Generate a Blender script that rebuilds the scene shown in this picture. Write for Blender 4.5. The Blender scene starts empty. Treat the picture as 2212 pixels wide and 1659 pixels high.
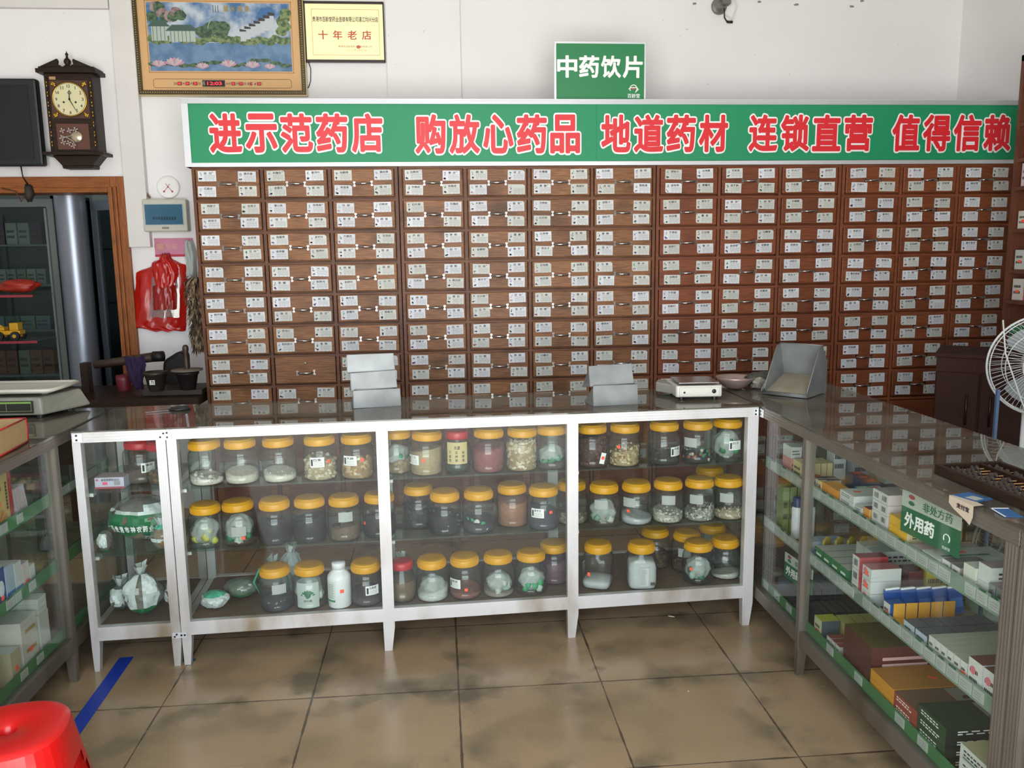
import bpy, math, random
from mathutils import Vector, Matrix
R = random.Random(7)
sc = bpy.context.scene
COL = sc.collection
rad = math.radians

# ------------------------------------------------------------------ camera
FPX, CAM_H = 1800.0, 1.6
P_, Y_, R_ = rad(8.98), rad(-4.90), rad(.755)
_f = Vector((-math.sin(Y_)*math.cos(P_), math.cos(Y_)*math.cos(P_), -math.sin(P_)))
_r = Vector((math.cos(Y_), math.sin(Y_), 0))
_d = _f.cross(_r)
RT = _r*math.cos(R_) + _d*math.sin(R_)
DN = -_r*math.sin(R_) + _d*math.cos(R_)
cam = bpy.data.objects.new('camera', bpy.data.cameras.new('camera'))
COL.objects.link(cam)
cam.data.sensor_width = 36; cam.data.lens = 36*FPX/2212
cam.data.clip_start = .05
m3 = Matrix((RT, -DN, -_f)).transposed()
cam.matrix_world = Matrix.Translation((0, 0, CAM_H)) @ m3.to_4x4()
sc.camera = cam
def _ray(px, py): return RT*((px-1106)/FPX) + DN*((py-829.5)/FPX) + _f
CO = Vector((0, 0, CAM_H))
def atz(px, py, z): d = _ray(px, py); return CO + d*((z-CAM_H)/d.z)
def aty(px, py, y): d = _ray(px, py); return CO + d*(y/d.y)
def atx(px, py, x): d = _ray(px, py); return CO + d*(x/d.x)

# ------------------------------------------------------------------ world, light, exposure
w = bpy.data.worlds.new('overcast_sky'); sc.world = w; w.use_nodes = True
bg = w.node_tree.nodes['Background']
bg.inputs[1].default_value = 1
# hazy sky above, sunlit paving below the horizon
_nt = w.node_tree; _tc = _nt.nodes.new('ShaderNodeTexCoord'); _sp = _nt.nodes.new('ShaderNodeSeparateXYZ'); _mr = _nt.nodes.new('ShaderNodeMapRange')
_mr.inputs[1].default_value = -.03; _mr.inputs[2].default_value = .03
_mx = _nt.nodes.new('ShaderNodeMix'); _mx.data_type = 'RGBA'; _mx.clamp_result = False
_mx.inputs[6].default_value = (9.6, 9.5, 9.2, 1); _mx.inputs[7].default_value = (5.4, 5.8, 6.4, 1)
for _a, _b in ((_tc.outputs['Generated'], _sp.inputs[0]), (_sp.outputs[2], _mr.inputs[0]), (_mr.outputs[0], _mx.inputs[0]), (_mx.outputs[2], bg.inputs[0])): _nt.links.new(_a, _b)
YO = -.45                                   # the open shop front behind the viewer
def portal(name, loc, rot, sx, sy):
    l = bpy.data.lights.new(name, 'AREA'); l.shape = 'RECTANGLE'; l.size = sx; l.size_y = sy
    l.cycles.is_portal = True
    o = bpy.data.objects.new(name, l); COL.objects.link(o); o.location = loc; o.rotation_euler = rot
portal('shopfront_daylight', (-.15, YO-.13, 1.375), (rad(90), 0, 0), 3.1, 2.75)
al_ = bpy.data.lights.new('added_alcove_fill', 'AREA'); al_.shape = 'RECTANGLE'; al_.size = 1.0; al_.size_y = .1; al_.energy = 9; al_.color = (.85, .93, 1)  # added fill that lifts the dark alcove, not a fitted lamp
alo = bpy.data.objects.new('added_alcove_fill', al_); COL.objects.link(alo); alo.location = (-2.7, 5.56, 2.9); alo.rotation_euler = (rad(12), 0, 0)
sc.view_settings.view_transform = 'Standard'; sc.view_settings.look = 'None'
sc.view_settings.exposure = .35; sc.view_settings.gamma = 1
sc.view_settings.use_curve_mapping = False
sc.cycles.transparent_max_bounces = 40
sc.cycles.max_bounces = 8
sc.cycles.caustics_reflective = False; sc.cycles.caustics_refractive = False
sc.cycles.sample_clamp_indirect = 6

# ------------------------------------------------------------------ materials
def lin(h):
    h = h.lstrip('#'); c = [int(h[i:i+2], 16)/255 for i in (0, 2, 4)]
    return [x/12.92 if x <= .04045 else ((x+.055)/1.055)**2.4 for x in c] + [1]
MC = {}
def _mk(name):
    m = bpy.data.materials.new(name); m.use_nodes = True
    nt = m.node_tree; return m, nt, nt.nodes['Principled BSDF']
def N(nt, t, **k):
    n = nt.nodes.new(t)
    for a, b in k.items(): setattr(n, a, b)
    return n
def L(nt, a, b): nt.links.new(a, b)
def mathn(nt, op, a, b=None, clamp=False):
    n = N(nt, 'ShaderNodeMath', operation=op, use_clamp=clamp)
    for i, v in enumerate((a, b)):
        if v is None: continue
        if isinstance(v, (int, float)): n.inputs[i].default_value = v
        else: L(nt, v, n.inputs[i])
    return n.outputs[0]
def mixc(nt, f, a, b):
    n = N(nt, 'ShaderNodeMix', data_type='RGBA')
    for i, v in ((0, f), (6, a), (7, b)):
        if isinstance(v, (int, float, list, tuple)): n.inputs[i].default_value = v
        else: L(nt, v, n.inputs[i])
    return n.outputs[2]
def ramp(nt, src, lo, hi):
    n = N(nt, 'ShaderNodeMapRange'); L(nt, src, n.inputs[0])
    n.inputs[1].default_value = lo; n.inputs[2].default_value = hi
    return n.outputs[0]
def noise(nt, scale, detail=4, stretch=None, rnd=False, coord='Object'):
    tc = N(nt, 'ShaderNodeTexCoord'); v = tc.outputs[coord]
    if rnd:
        oi = N(nt, 'ShaderNodeObjectInfo'); va = N(nt, 'ShaderNodeVectorMath', operation='SCALE')
        va.inputs[0].default_value = (37, 11, 23); L(nt, oi.outputs['Random'], va.inputs[3])
        ad = N(nt, 'ShaderNodeVectorMath', operation='ADD'); L(nt, v, ad.inputs[0]); L(nt, va.outputs[0], ad.inputs[1]); v = ad.outputs[0]
    if stretch:
        mp = N(nt, 'ShaderNodeMapping'); mp.inputs['Scale'].default_value = stretch; L(nt, v, mp.inputs[0]); v = mp.outputs[0]
    n = N(nt, 'ShaderNodeTexNoise'); n.inputs['Scale'].default_value = scale; n.inputs['Detail'].default_value = detail
    L(nt, v, n.inputs['Vector']); return n.outputs[0]
def mat(col, rough=.5, metal=0, spec=.5, var=0, vs=30, emit=0, trans=0):
    key = (col, rough, metal, spec, var, vs, emit)
    if key in MC: return MC[key]
    m, nt, b = _mk('surface_'+col.lstrip('#')); c = lin(col)
    b.inputs['Base Color'].default_value = c; b.inputs['Roughness'].default_value = rough
    b.inputs['Metallic'].default_value = metal; b.inputs['Specular IOR Level'].default_value = spec
    if var:
        f = ramp(nt, noise(nt, vs, 5, rnd=True), .3, .7)
        L(nt, mixc(nt, f, [x*(1-var) for x in c[:3]]+[1], [min(1, x*(1+var)) for x in c[:3]]+[1]), b.inputs['Base Color'])
    if emit:
        b.inputs['Emission Color'].default_value = c; b.inputs['Emission Strength'].default_value = emit
    MC[key] = m; return m
def wood(name, c1, c2, c3, rough=.45, st=(1.5, 12, 26), stain=.6, grain=9):
    m, nt, b = _mk(name)
    g = ramp(nt, noise(nt, grain, 8, st, rnd=True), .32, .68)
    s = ramp(nt, noise(nt, 5.5, 6, (1, 1, 1.6), rnd=True), .5, .72)
    col = mixc(nt, g, lin(c1), lin(c2))
    col = mixc(nt, mathn(nt, 'MULTIPLY', s, stain), col, lin(c3))
    oi = N(nt, 'ShaderNodeObjectInfo')
    hs = N(nt, 'ShaderNodeHueSaturation'); L(nt, col, hs.inputs['Color'])
    L(nt, mathn(nt, 'ADD', mathn(nt, 'MULTIPLY', oi.outputs['Random'], .32), .82), hs.inputs['Value'])
    L(nt, hs.outputs[0], b.inputs['Base Color']); b.inputs['Roughness'].default_value = rough; b.inputs['Specular IOR Level'].default_value = .32
    bp = N(nt, 'ShaderNodeBump'); bp.inputs['Strength'].default_value = .25; bp.inputs['Distance'].default_value = .002
    L(nt, g, bp.inputs['Height']); L(nt, bp.outputs[0], b.inputs['Normal'])
    return m
W_BROWN = wood('old_brown_wood', '#6B4529', '#94653F', '#2E1D12')
W_RED = wood('red_brown_wood', '#65361F', '#83492C', '#33190E', stain=.45)
W_FRAME = wood('cabinet_frame_wood', '#5E3822', '#75482E', '#2E1B12', stain=.5)
W_FRAMER = wood('red_frame_wood', '#6A3A25', '#7E4830', '#33190E', stain=.35)
W_DARK = wood('dark_walnut', '#21150D', '#332218', '#130B07', stain=.4, rough=.45)
W_DOOR = wood('orange_door_wood', '#84481F', '#A9662F', '#5A3016', st=(26, 12, 1.5), stain=.3)
W_DOORH = wood('orange_head_wood', '#84481F', '#A9662F', '#5A3016', stain=.3)
W_CAB = wood('dark_red_panel', '#2C130A', '#38190E', '#1F0D07', st=(26, 12, 1.5), stain=.3, rough=.65)
W_SHELF = wood('shelf_wood', '#5A3422', '#6B4130', '#3A2015', st=(26, 12, 1.5), stain=.3)
for _w in (W_CAB, W_DARK): _w.node_tree.nodes['Principled BSDF'].inputs['Specular IOR Level'].default_value = .22
def plaster():
    m, nt, b = _mk('white_plaster')
    a = ramp(nt, noise(nt, 1.3, 6), .35, .75)
    c = mixc(nt, mathn(nt, 'MULTIPLY', a, .35), lin('#EAE9E8'), lin('#D6D4D2'))
    sp = ramp(nt, noise(nt, 55, 2), .74, .78)
    sp2 = mathn(nt, 'MULTIPLY', sp, ramp(nt, noise(nt, 3, 2), .5, .62))
    c = mixc(nt, mathn(nt, 'MULTIPLY', sp2, .6), c, lin('#7F7A72'))
    L(nt, c, b.inputs['Base Color']); b.inputs['Roughness'].default_value = .85
    bp = N(nt, 'ShaderNodeBump'); bp.inputs['Strength'].default_value = .12; bp.inputs['Distance'].default_value = .01
    L(nt, noise(nt, 9, 5), bp.inputs['Height']); L(nt, bp.outputs[0], b.inputs['Normal'])
    return m
PLASTER = plaster()
TILE, TX, TY = .535, .034, 2.885
def tilefloor():
    m, nt, b = _mk('beige_floor_tile')
    tc = N(nt, 'ShaderNodeTexCoord'); sp = N(nt, 'ShaderNodeSeparateXYZ'); L(nt, tc.outputs['Object'], sp.inputs[0])
    def dist(o, off):
        u = mathn(nt, 'FRACT', mathn(nt, 'DIVIDE', mathn(nt, 'SUBTRACT', o, off-50*TILE), TILE))
        return mathn(nt, 'MULTIPLY', mathn(nt, 'MINIMUM', u, mathn(nt, 'SUBTRACT', 1, u)), TILE)
    dx, dy = dist(sp.outputs[0], TX), dist(sp.outputs[1], TY)
    d = mathn(nt, 'MINIMUM', dx, dy)
    wob = mathn(nt, 'MULTIPLY', ramp(nt, noise(nt, 7, 5), .45, .8), .005)
    grout = mathn(nt, 'SUBTRACT', 1, ramp(nt, mathn(nt, 'SUBTRACT', d, wob), .0012, .0032))
    base = mixc(nt, ramp(nt, noise(nt, 2.2, 6), .3, .7), lin('#A28D6F'), lin('#957F62'))
    fine = ramp(nt, noise(nt, 160, 2), .3, .7)
    base = mixc(nt, mathn(nt, 'MULTIPLY', fine, .12), base, lin('#6A5C46'))
    near = mathn(nt, 'SUBTRACT', 1, ramp(nt, d, 0, .17))
    grime = mathn(nt, 'MULTIPLY', ramp(nt, noise(nt, 5.5, 9), .5, .68), near)
    band = mathn(nt, 'MULTIPLY', ramp(nt, sp.outputs[1], 2.3, 2.9), mathn(nt, 'SUBTRACT', 1, ramp(nt, sp.outputs[1], 3.15, 3.45)))
    g2 = mathn(nt, 'MULTIPLY', ramp(nt, noise(nt, 3.2, 9), .47, .66), band)
    gg = mathn(nt, 'MINIMUM', mathn(nt, 'ADD', grime, mathn(nt, 'MULTIPLY', g2, .8)), 1)
    base = mixc(nt, mathn(nt, 'MULTIPLY', gg, .85), base, lin('#57503F'))
    c = mixc(nt, mathn(nt, 'MULTIPLY', grout, .85), base, lin('#3D342A'))
    L(nt, c, b.inputs['Base Color'])
    L(nt, mathn(nt, 'ADD', mathn(nt, 'MULTIPLY', gg, .25), .22), b.inputs['Roughness'])
    bp = N(nt, 'ShaderNodeBump'); bp.inputs['Strength'].default_value = .3; bp.inputs['Distance'].default_value = .002; bp.invert = True
    L(nt, grout, bp.inputs['Height']); L(nt, bp.outputs[0], b.inputs['Normal'])
    return m
FLOOR = tilefloor()
def clear(name, tint='#FFFFFF', haze=0.0, hazecol='#FFFFFF', rough=.02, ior=1.45, film=.8, dust=False, edge=None):
    m, nt, b = _mk(name); nt.nodes.remove(b)
    out = nt.nodes['Material Output']
    tr = N(nt, 'ShaderNodeBsdfTransparent'); tr.inputs[0].default_value = lin(tint)
    if edge:                                            # more material is crossed near the outline
        lw2 = N(nt, 'ShaderNodeLayerWeight'); lw2.inputs['Blend'].default_value = .5
        L(nt, mixc(nt, mathn(nt, 'POWER', lw2.outputs['Facing'], 3), lin(tint), lin(edge)), tr.inputs[0])
    gl = N(nt, 'ShaderNodeBsdfGlossy'); gl.inputs['Roughness'].default_value = rough
    lw = N(nt, 'ShaderNodeLayerWeight'); lw.inputs['Blend'].default_value = .5; f0 = ((ior-1)/(ior+1))**2
    fres = mathn(nt, 'ADD', mathn(nt, 'MULTIPLY', mathn(nt, 'POWER', lw.outputs['Facing'], 5), 1-f0), f0)
    mx = N(nt, 'ShaderNodeMixShader')
    L(nt, mathn(nt, 'MULTIPLY', fres, film, True), mx.inputs[0]); L(nt, tr.outputs[0], mx.inputs[1]); L(nt, gl.outputs[0], mx.inputs[2])
    res = mx.outputs[0]
    if haze:
        df = N(nt, 'ShaderNodeBsdfDiffuse'); df.inputs[0].default_value = lin(hazecol)
        m2 = N(nt, 'ShaderNodeMixShader')
        if dust: L(nt, mathn(nt, 'MULTIPLY', ramp(nt, noise(nt, 4, 6), .2, .8), haze*2), m2.inputs[0])
        else: m2.inputs[0].default_value = haze
        L(nt, res, m2.inputs[1]); L(nt, df.outputs[0], m2.inputs[2]); res = m2.outputs[0]
    L(nt, res, out.inputs['Surface']); return m
PANE = clear('shop_glass', '#FAFDFB', haze=.004, dust=True, film=.66)
SHELFG = clear('green_shelf_glass', '#DDEBE4', haze=.05, hazecol='#A9B8B0', dust=True)
TOPG = clear('counter_top_glass', '#CDD6D0', haze=.27, hazecol='#857D70', dust=True, film=1.25, ior=1.5)
JARM = clear('clear_jar_plastic', '#F1F3F1', haze=.018, hazecol='#E8EAE8', rough=.07, ior=1.5, film=1.1, edge='#7C8482')
BAGM = clear('clear_polythene', '#EDF2EF', haze=.09, hazecol='#DDE6E2', rough=.12, ior=1.5, film=1.5)
FOG = clear('frosted_polythene', '#E8EEEA', haze=.55, hazecol='#D9E0DC', rough=.25)
BLUEG = clear('tinted_breaker_cover', '#B9D6E2', haze=.08, hazecol='#8FB4C6')
def aluminium(name, c1, c2, rough=.32, dirt=.6, metal=.75):
    m, nt, b = _mk(name)
    s = ramp(nt, noise(nt, 6, 7, (1, 1, .35)), .45, .75)
    tc = N(nt, 'ShaderNodeTexCoord'); sp = N(nt, 'ShaderNodeSeparateXYZ'); L(nt, tc.outputs['Object'], sp.inputs[0])
    low = mathn(nt, 'SUBTRACT', 1, ramp(nt, sp.outputs[2], .12, .8))
    f = mathn(nt, 'MULTIPLY', mathn(nt, 'ADD', mathn(nt, 'MULTIPLY', s, .5), mathn(nt, 'MULTIPLY', low, mathn(nt, 'ADD', s, .25))), dirt, True)
    L(nt, mixc(nt, f, lin(c1), lin(c2)), b.inputs['Base Color'])
    b.inputs['Metallic'].default_value = metal; b.inputs['Roughness'].default_value = rough
    return m
ALU = aluminium('white_aluminium', '#D0D0CF', '#8E8069', metal=.35, rough=.42)
ALUD = aluminium('dull_aluminium', '#7C766C', '#574A37', metal=.55, rough=.42)
ALUS = mat('#DADDE0', .35, .5)
TIN = mat('#8E9290', .5, .5, var=.2, vs=9)
TINE = mat('#7E8180', .45, .5)
CHROME = mat('#A9A6A2', .2, 1)
BRASS = mat('#B08A3C', .3, 1)
BLACK = mat('#111213', .4); WHITE = mat('#E6E6E2', .5); INK = mat('#17171A', .6)
TAG = mat('#FF5A3C', .6); YEL = mat('#D0960E', .42, var=.06, vs=8); REDP = mat('#B3242B', .38)
CARD = mat('#C9CBC8', .6, var=.04, vs=40); GREYT = mat('#8E918F', .7)
GREENP = mat('#128A5A', .55); REDL = mat('#D8262E', .45); WHITEL = mat('#F1F1EE', .45)

# ------------------------------------------------------------------ mesh helpers
class MB:
    def __init__(s): s.v = []; s.f = []; s.m = []; s.mats = []; s.sm = []
    def mi(s, m):
        if m not in s.mats: s.mats.append(m)
        return s.mats.index(m)
    def add(s, vs, fs, m, T=None, smooth=False):
        b = len(s.v)
        s.v += [tuple(T @ Vector(v)) if T is not None else tuple(v) for v in vs]
        i = s.mi(m)
        for f in fs: s.f.append([b+k for k in f]); s.m.append(i); s.sm.append(smooth)
        return s
    def box(s, x0, y0, z0, x1, y1, z1, m, T=None):
        v = [(x0,y0,z0),(x1,y0,z0),(x1,y1,z0),(x0,y1,z0),(x0,y0,z1),(x1,y0,z1),(x1,y1,z1),(x0,y1,z1)]
        return s.add(v, [(0,3,2,1),(4,5,6,7),(0,1,5,4),(1,2,6,5),(2,3,7,6),(3,0,4,7)], m, T)
    def quad(s, a, b, c, d, m, T=None): return s.add([a, b, c, d], [(0,1,2,3)], m, T)
    def prism(s, pts, z0, z1, m, T=None):          # pts: xy outline ccw, extruded in z
        n = len(pts); v = [(x, y, z0) for x, y in pts] + [(x, y, z1) for x, y in pts]
        f = [tuple(range(n-1, -1, -1)), tuple(range(n, 2*n))] + [(i, (i+1) % n, n+(i+1) % n, n+i) for i in range(n)]
        return s.add(v, f, m, T)
    def lathe(s, prof, m, T=None, seg=32, cap=True, smooth=True):
        v = []; f = []
        for r, z in prof:
            for k in range(seg): a = 2*math.pi*k/seg; v.append((r*math.cos(a), r*math.sin(a), z))
        for i in range(len(prof)-1):
            for k in range(seg): k2 = (k+1) % seg; f.append((i*seg+k, i*seg+k2, (i+1)*seg+k2, (i+1)*seg+k))
        s.add(v, f, m, T, smooth)
        if cap:
            for i, rev in ((0, True), (len(prof)-1, False)):
                if prof[i][0] > 1e-5:
                    r, z = prof[i]; c = [(r*math.cos(2*math.pi*k/seg), r*math.sin(2*math.pi*k/seg), z) for k in range(seg)]
                    s.add(c, [tuple(range(seg-1, -1, -1)) if rev else tuple(range(seg))], m, T)
        return s
    def cyl(s, x, y, z0, z1, r, m, T=None, seg=24, r2=None):
        T2 = Matrix.Translation((x, y, 0)); T2 = T @ T2 if T is not None else T2
        return s.lathe([(r, z0), (r if r2 is None else r2, z1)], m, T2, seg)
    def tube(s, pts, r, m, T=None, seg=8, closed=False):
        pts = [Vector(p) for p in pts]; n = len(pts); v = []; f = []
        up = None
        for i, p in enumerate(pts):
            a = pts[(i-1) % n] if (closed or i > 0) else p; b = pts[(i+1) % n] if (closed or i < n-1) else p
            t = (b-a); t = t.normalized() if t.length > 1e-9 else Vector((0, 0, 1))
            if up is None: up = t.cross(Vector((0, 0, 1)) if abs(t.z) < .9 else Vector((1, 0, 0))).normalized()
            up = (up - t*up.dot(t)); up = up.normalized() if up.length > 1e-9 else t.orthogonal().normalized()
            q = t.cross(up); rr = r[i] if isinstance(r, (list, tuple)) else r
            for k in range(seg): an = 2*math.pi*k/seg; v.append(p + up*(rr*math.cos(an)) + q*(rr*math.sin(an)))
        for i in range(n if closed else n-1):
            for k in range(seg):
                k2 = (k+1) % seg; j = (i+1) % n; f.append((i*seg+k, j*seg+k, j*seg+k2, i*seg+k2))
        if not closed: f += [tuple(range(seg)), tuple((n-1)*seg+k for k in range(seg-1, -1, -1))]
        return s.add(v, f, m, T, True)
    def blob(s, c, rx, ry, rz, m, T=None, seg=8, rings=5, jit=0, rnd=R):
        v = [(c[0], c[1], c[2]-rz)]; f = []
        for i in range(1, rings):
            ph = math.pi*i/rings-math.pi/2
            for k in range(seg):
                a = 2*math.pi*k/seg; j = 1+rnd.uniform(-jit, jit)
                v.append((c[0]+rx*j*math.cos(ph)*math.cos(a), c[1]+ry*j*math.cos(ph)*math.sin(a), c[2]+rz*j*math.sin(ph)))
        v.append((c[0], c[1], c[2]+rz)); e = len(v)-1
        for k in range(seg):
            f.append((0, 1+(k+1) % seg, 1+k)); f.append((e, 1+(rings-2)*seg+k, 1+(rings-2)*seg+(k+1) % seg))
            for i in range(rings-2): a = 1+i*seg; f.append((a+k, a+(k+1) % seg, a+seg+(k+1) % seg, a+seg+k))
        return s.add(v, f, m, T, True)
    def text(s, body, x0, z0, w, h, m, T=None, off=0.0, keep=False, fn=None, res=2):
        V, F = glyph(body, off, res)
        if not V: return s
        xs = [p[0] for p in V]; ys = [p[1] for p in V]; a, b = min(xs), max(xs); c, d = min(ys), max(ys)
        sx = w/max(b-a, 1e-6); sy = h/max(d-c, 1e-6)
        if keep: k = min(sx, sy); x0 += (w-(b-a)*k)/2; z0 += (h-(d-c)*k)/2; sx = sy = k
        vs = [(x0+(p[0]-a)*sx, -LAY*p[2], z0+(p[1]-c)*sy) for p in V]
        if fn: vs = [fn(*p) for p in vs]
        return s.add(vs, F, m, T)
    def mesh(s, name):
        me = bpy.data.meshes.new(name); me.from_pydata(s.v, [], s.f)
        for m in s.mats: me.materials.append(m)
        me.polygons.foreach_set('material_index', s.m); me.polygons.foreach_set('use_smooth', s.sm)
        me.update(); return me
    def obj(s, name, parent=None, bev=0, **k):
        o = bpy.data.objects.new(name, s.mesh(name)); COL.objects.link(o)
        if parent is not None: o.parent = parent
        if bev:
            b = o.modifiers.new('bevel', 'BEVEL'); b.width = bev; b.segments = 2; b.limit_method = 'ANGLE'; b.angle_limit = rad(50)
            b.harden_normals = False
        for a, c in k.items(): o[a] = c
        return o
GC = {}; LAY = 8e-6
def glyph(body, off=0.0, res=2):
    """flat lettering as (points, faces); off > 0 thickens every stroke by that much (em units)"""
    key = (body, off, res)
    if key not in GC:
        if off == 0.0:
            c = bpy.data.curves.new('lettering', 'FONT'); c.body = body; c.resolution_u = res; c.fill_mode = 'FRONT'
            o = bpy.data.objects.new('lettering', c); COL.objects.link(o)
            me = bpy.data.meshes.new_from_object(o.evaluated_get(bpy.context.evaluated_depsgraph_get()))
            GC[key] = ([(v.co.x, v.co.y, 0) for v in me.vertices], [tuple(p.vertices) for p in me.polygons])
            bpy.data.objects.remove(o); bpy.data.curves.remove(c); bpy.data.meshes.remove(me)
        elif off < .03:                                    # small print: four shifted copies
            V, F = glyph(body, 0.0, res); n = len(V); v = []; f = []
            for k, (dx, dy) in enumerate(((-off, 0), (off, 0), (0, off*.7), (0, -off*.7))):
                v += [(x+dx, y+dy, k) for x, y, _ in V]; f += [tuple(i+k*n for i in t) for t in F]
            GC[key] = (v, f)
        else:
            V, F = glyph(body, 0.0, res); v = list(V); f = list(F); cnt = {}; lay = 0
            for t in F:
                for i in range(len(t)):
                    e = (min(t[i], t[i-1]), max(t[i], t[i-1])); cnt[e] = cnt.get(e, 0)+1
            used = set()
            for (i, j), c in cnt.items():
                if c != 1: continue
                x1, y1, _ = V[i]; x2, y2, _ = V[j]; lay += 1; dx, dy = x2-x1, y2-y1; l = math.hypot(dx, dy)
                if l < 1e-6: continue
                nx, ny = -dy/l*off, dx/l*off; b = len(v)
                v += [(x1+nx, y1+ny, lay), (x1-nx, y1-ny, lay), (x2-nx, y2-ny, lay), (x2+nx, y2+ny, lay)]; f.append((b, b+1, b+2, b+3))
                used |= {i, j}
            for i in used:
                b = len(v); lay += 1; v += [(V[i][0]+off*math.cos(k*math.pi/5), V[i][1]+off*math.sin(k*math.pi/5), lay) for k in range(10)]
                f.append(tuple(range(b, b+10)))
            GC[key] = (v, f)
    return GC[key]
def empty(name, loc=(0, 0, 0), rz=0, **k):
    o = bpy.data.objects.new(name, None); o.empty_display_size = .05; COL.objects.link(o)
    o.location = loc; o.rotation_euler = (0, 0, rz)
    for a, c in k.items(): o[a] = c
    return o
def tag(o, label, cat, group=None):
    o['label'] = label; o['category'] = cat
    if group: o['group'] = group
    return o
def dup(o, parent=None):
    c = o.copy(); COL.objects.link(c)
    if parent is not None: c.parent = parent
    for ch in o.children: dup(ch, c)
    return c
TR = Matrix.Translation
def RZ(a): return Matrix.Rotation(a, 4, 'Z')
def RX(a): return Matrix.Rotation(a, 4, 'X')
def RY(a): return Matrix.Rotation(a, 4, 'Y')
ST = dict(kind='structure')

# ------------------------------------------------------------------ room shell
YB = 5.34; XR = 3.37; XL = -3.3; ZC = 3.3; YC = 4.7
MB().box(XL-.1, YO, -.1, XR+.1, 7.3, 0, FLOOR).obj('floor', **ST)
MB().box(XL-.1, YO, ZC, XR+.1, 7.3, ZC+.1, PLASTER).obj('ceiling', **ST)
DX0, DX1, DZ = -3.15, -1.93, 2.02
wb = MB().box(DX1, YB, 0, XR+.1, YB+.15, ZC, PLASTER).box(XL-.1, YB, DZ, DX1, YB+.15, ZC, PLASTER).box(XL-.1, YB, 0, DX0, YB+.15, DZ, PLASTER)
wb.obj('wall_back', **ST)
MB().box(XR, YO, 0, XR+.1, YB, ZC, PLASTER).obj('wall_right', **ST)
MB().box(XL-.1, YO, 0, XL, 7.3, ZC, PLASTER).obj('wall_left', **ST)
al = MB().box(XL, 7.2, 0, DX1+.6, 7.3, ZC, mat('#5E6664', .8)).box(DX1+.6, YB+.15, 0, DX1+.7, 7.3, ZC, mat('#5E6664', .8))
al.obj('wall_alcove', **ST)
MB().box(-.275, 5.302, 0, .168, YB, ZC, PLASTER).obj('wall_pillar', **ST)
MB().box(1.4, YO-.12, 0, XR+.1, YO, ZC, PLASTER).box(-1.7, YO-.12, 2.75, 1.4, YO, ZC, PLASTER).box(XL-.1, YO-.12, 0, -1.7, YO, ZC, PLASTER).obj('wall_front', **ST)
MB().box(-3, -1.5, -.12, 3, YO, -.02, mat('#B9B6AE', .7, var=.06, vs=2)).obj('floor_outside', **ST)
# wooden door surround
pr = MB()
pr.box(DX1-.02, YB-.03, 0, DX1+.065, YB+.02, DZ+.06, W_DOOR).box(DX1-.03, YB-.045, 0, DX1-.005, YB+.16, DZ, W_DOOR)
pr.box(DX1+.005, YB-.045, 0, DX1+.02, YB, DZ, W_DOOR)
pr.box(DX0, YB-.031, DZ-.02, DX1-.02, YB+.02, DZ+.06, W_DOORH).box(DX0, YB-.046, DZ-.035, DX1-.03, YB+.16, DZ-.005, W_DOORH)
pr.obj('door_1', bev=.004, **ST)
# cable trunking on the wall: vertical and horizontal channel
tk = mat('#D9D6D2', .6, var=.03, vs=6)
MB().box(-1.86, YB-.05, 1.66, -1.735, YB, ZC, tk).obj('trim_1', bev=.003, **ST)
MB().box(XL, YB-.035, 3.03, -1.87, YB, 3.085, tk).obj('trim_2', bev=.003, **ST)

# ------------------------------------------------------------------ herb drawer cabinets
A_ = """韭白 高良姜 瓜蒌皮 香薷|木槿花 番泻叶 凌霄花 紫苑|仙鹤草 夏枯草 旱莲草 荷叶
地肤子 五倍子 蛇床子 大风子|蒲公英 皂角刺 地丁 鹅不食|白前 白鲜皮 紫草 茜草
丹参 益母草 苦参 艾叶|鱼腥草 淡竹叶 金银藤 枇杷叶|大腹皮 五加皮 桑皮 陈皮
通草 木瓜 小通草 王不留行|制川乌 川乌 金蝎 制草乌|桔梗 前胡 枇杷叶 川贝
荆芥 薄荷 荆芥穗 甘草|防风 麻黄 独活 羌活|款冬花 细辛 旋覆花 野菊花
柴胡 黄芩 紫苏叶 黄柏|苦杏仁 白术 制何首乌 香附|泽泻 山药 山茱萸 牡丹皮
土茯苓 金银花 石菖蒲 远志|    |生地 熟地 当归 白芍
薏苡仁 茯苓 猪苓 车前|半夏 石斛 厚朴 苍术|知母 玄参 黄连 栀子"""
B_ = """白鲜皮 秦皮 木棉皮 地骨皮|侧柏 泽兰 钟乳 |石膏藤 海风藤 黄藤 两面针|丝瓜络 香附 虎杖 路路通
白头翁 石榴皮 地榆 桂皮|大青叶 紫草 草豆蔻 艾叶|乌梢蛇 鳖甲 白花蛇 龟甲|益智子 苍耳 油松节 络石藤
芦根 茅根 石韦 射干|藕节 蒲黄 金樱根 佛手|白茅根 生地 菟丝子 桑椹|黄精 枸杞 荔丸 菊花
知母 续断 马兜铃 桑白皮|白前 百部 款冬花 紫菀|生地黄 金樱子 肉苁蓉 淡豆豉|生姜 苍术 密蒙 地龙
麻黄 菊花 木通 血竭|北沙参 百合 玉竹 莲子|三棱 莪术 槟榔 乌药|升麻 枸杞子 桃仁 苏木
连翘 白芍 牛蒡子 赤芍|大黄 龙胆 黄芩 木香|杜仲 川牛膝 杜仲 怀牛膝|骨碎补 狗脊 巴戟天 肉桂
枳壳 陈皮 枳实 青皮|山楂 神曲 黄连 桂花|川楝子 郁金 诃子 葫芦|砂仁 豆蔻 草果 厚朴
麦冬 玄参 黄柏 知母|当归 苏木 白芷 细辛|川芎 白术 红花 丹皮|太子参 川贝母 天冬 党参"""
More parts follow.
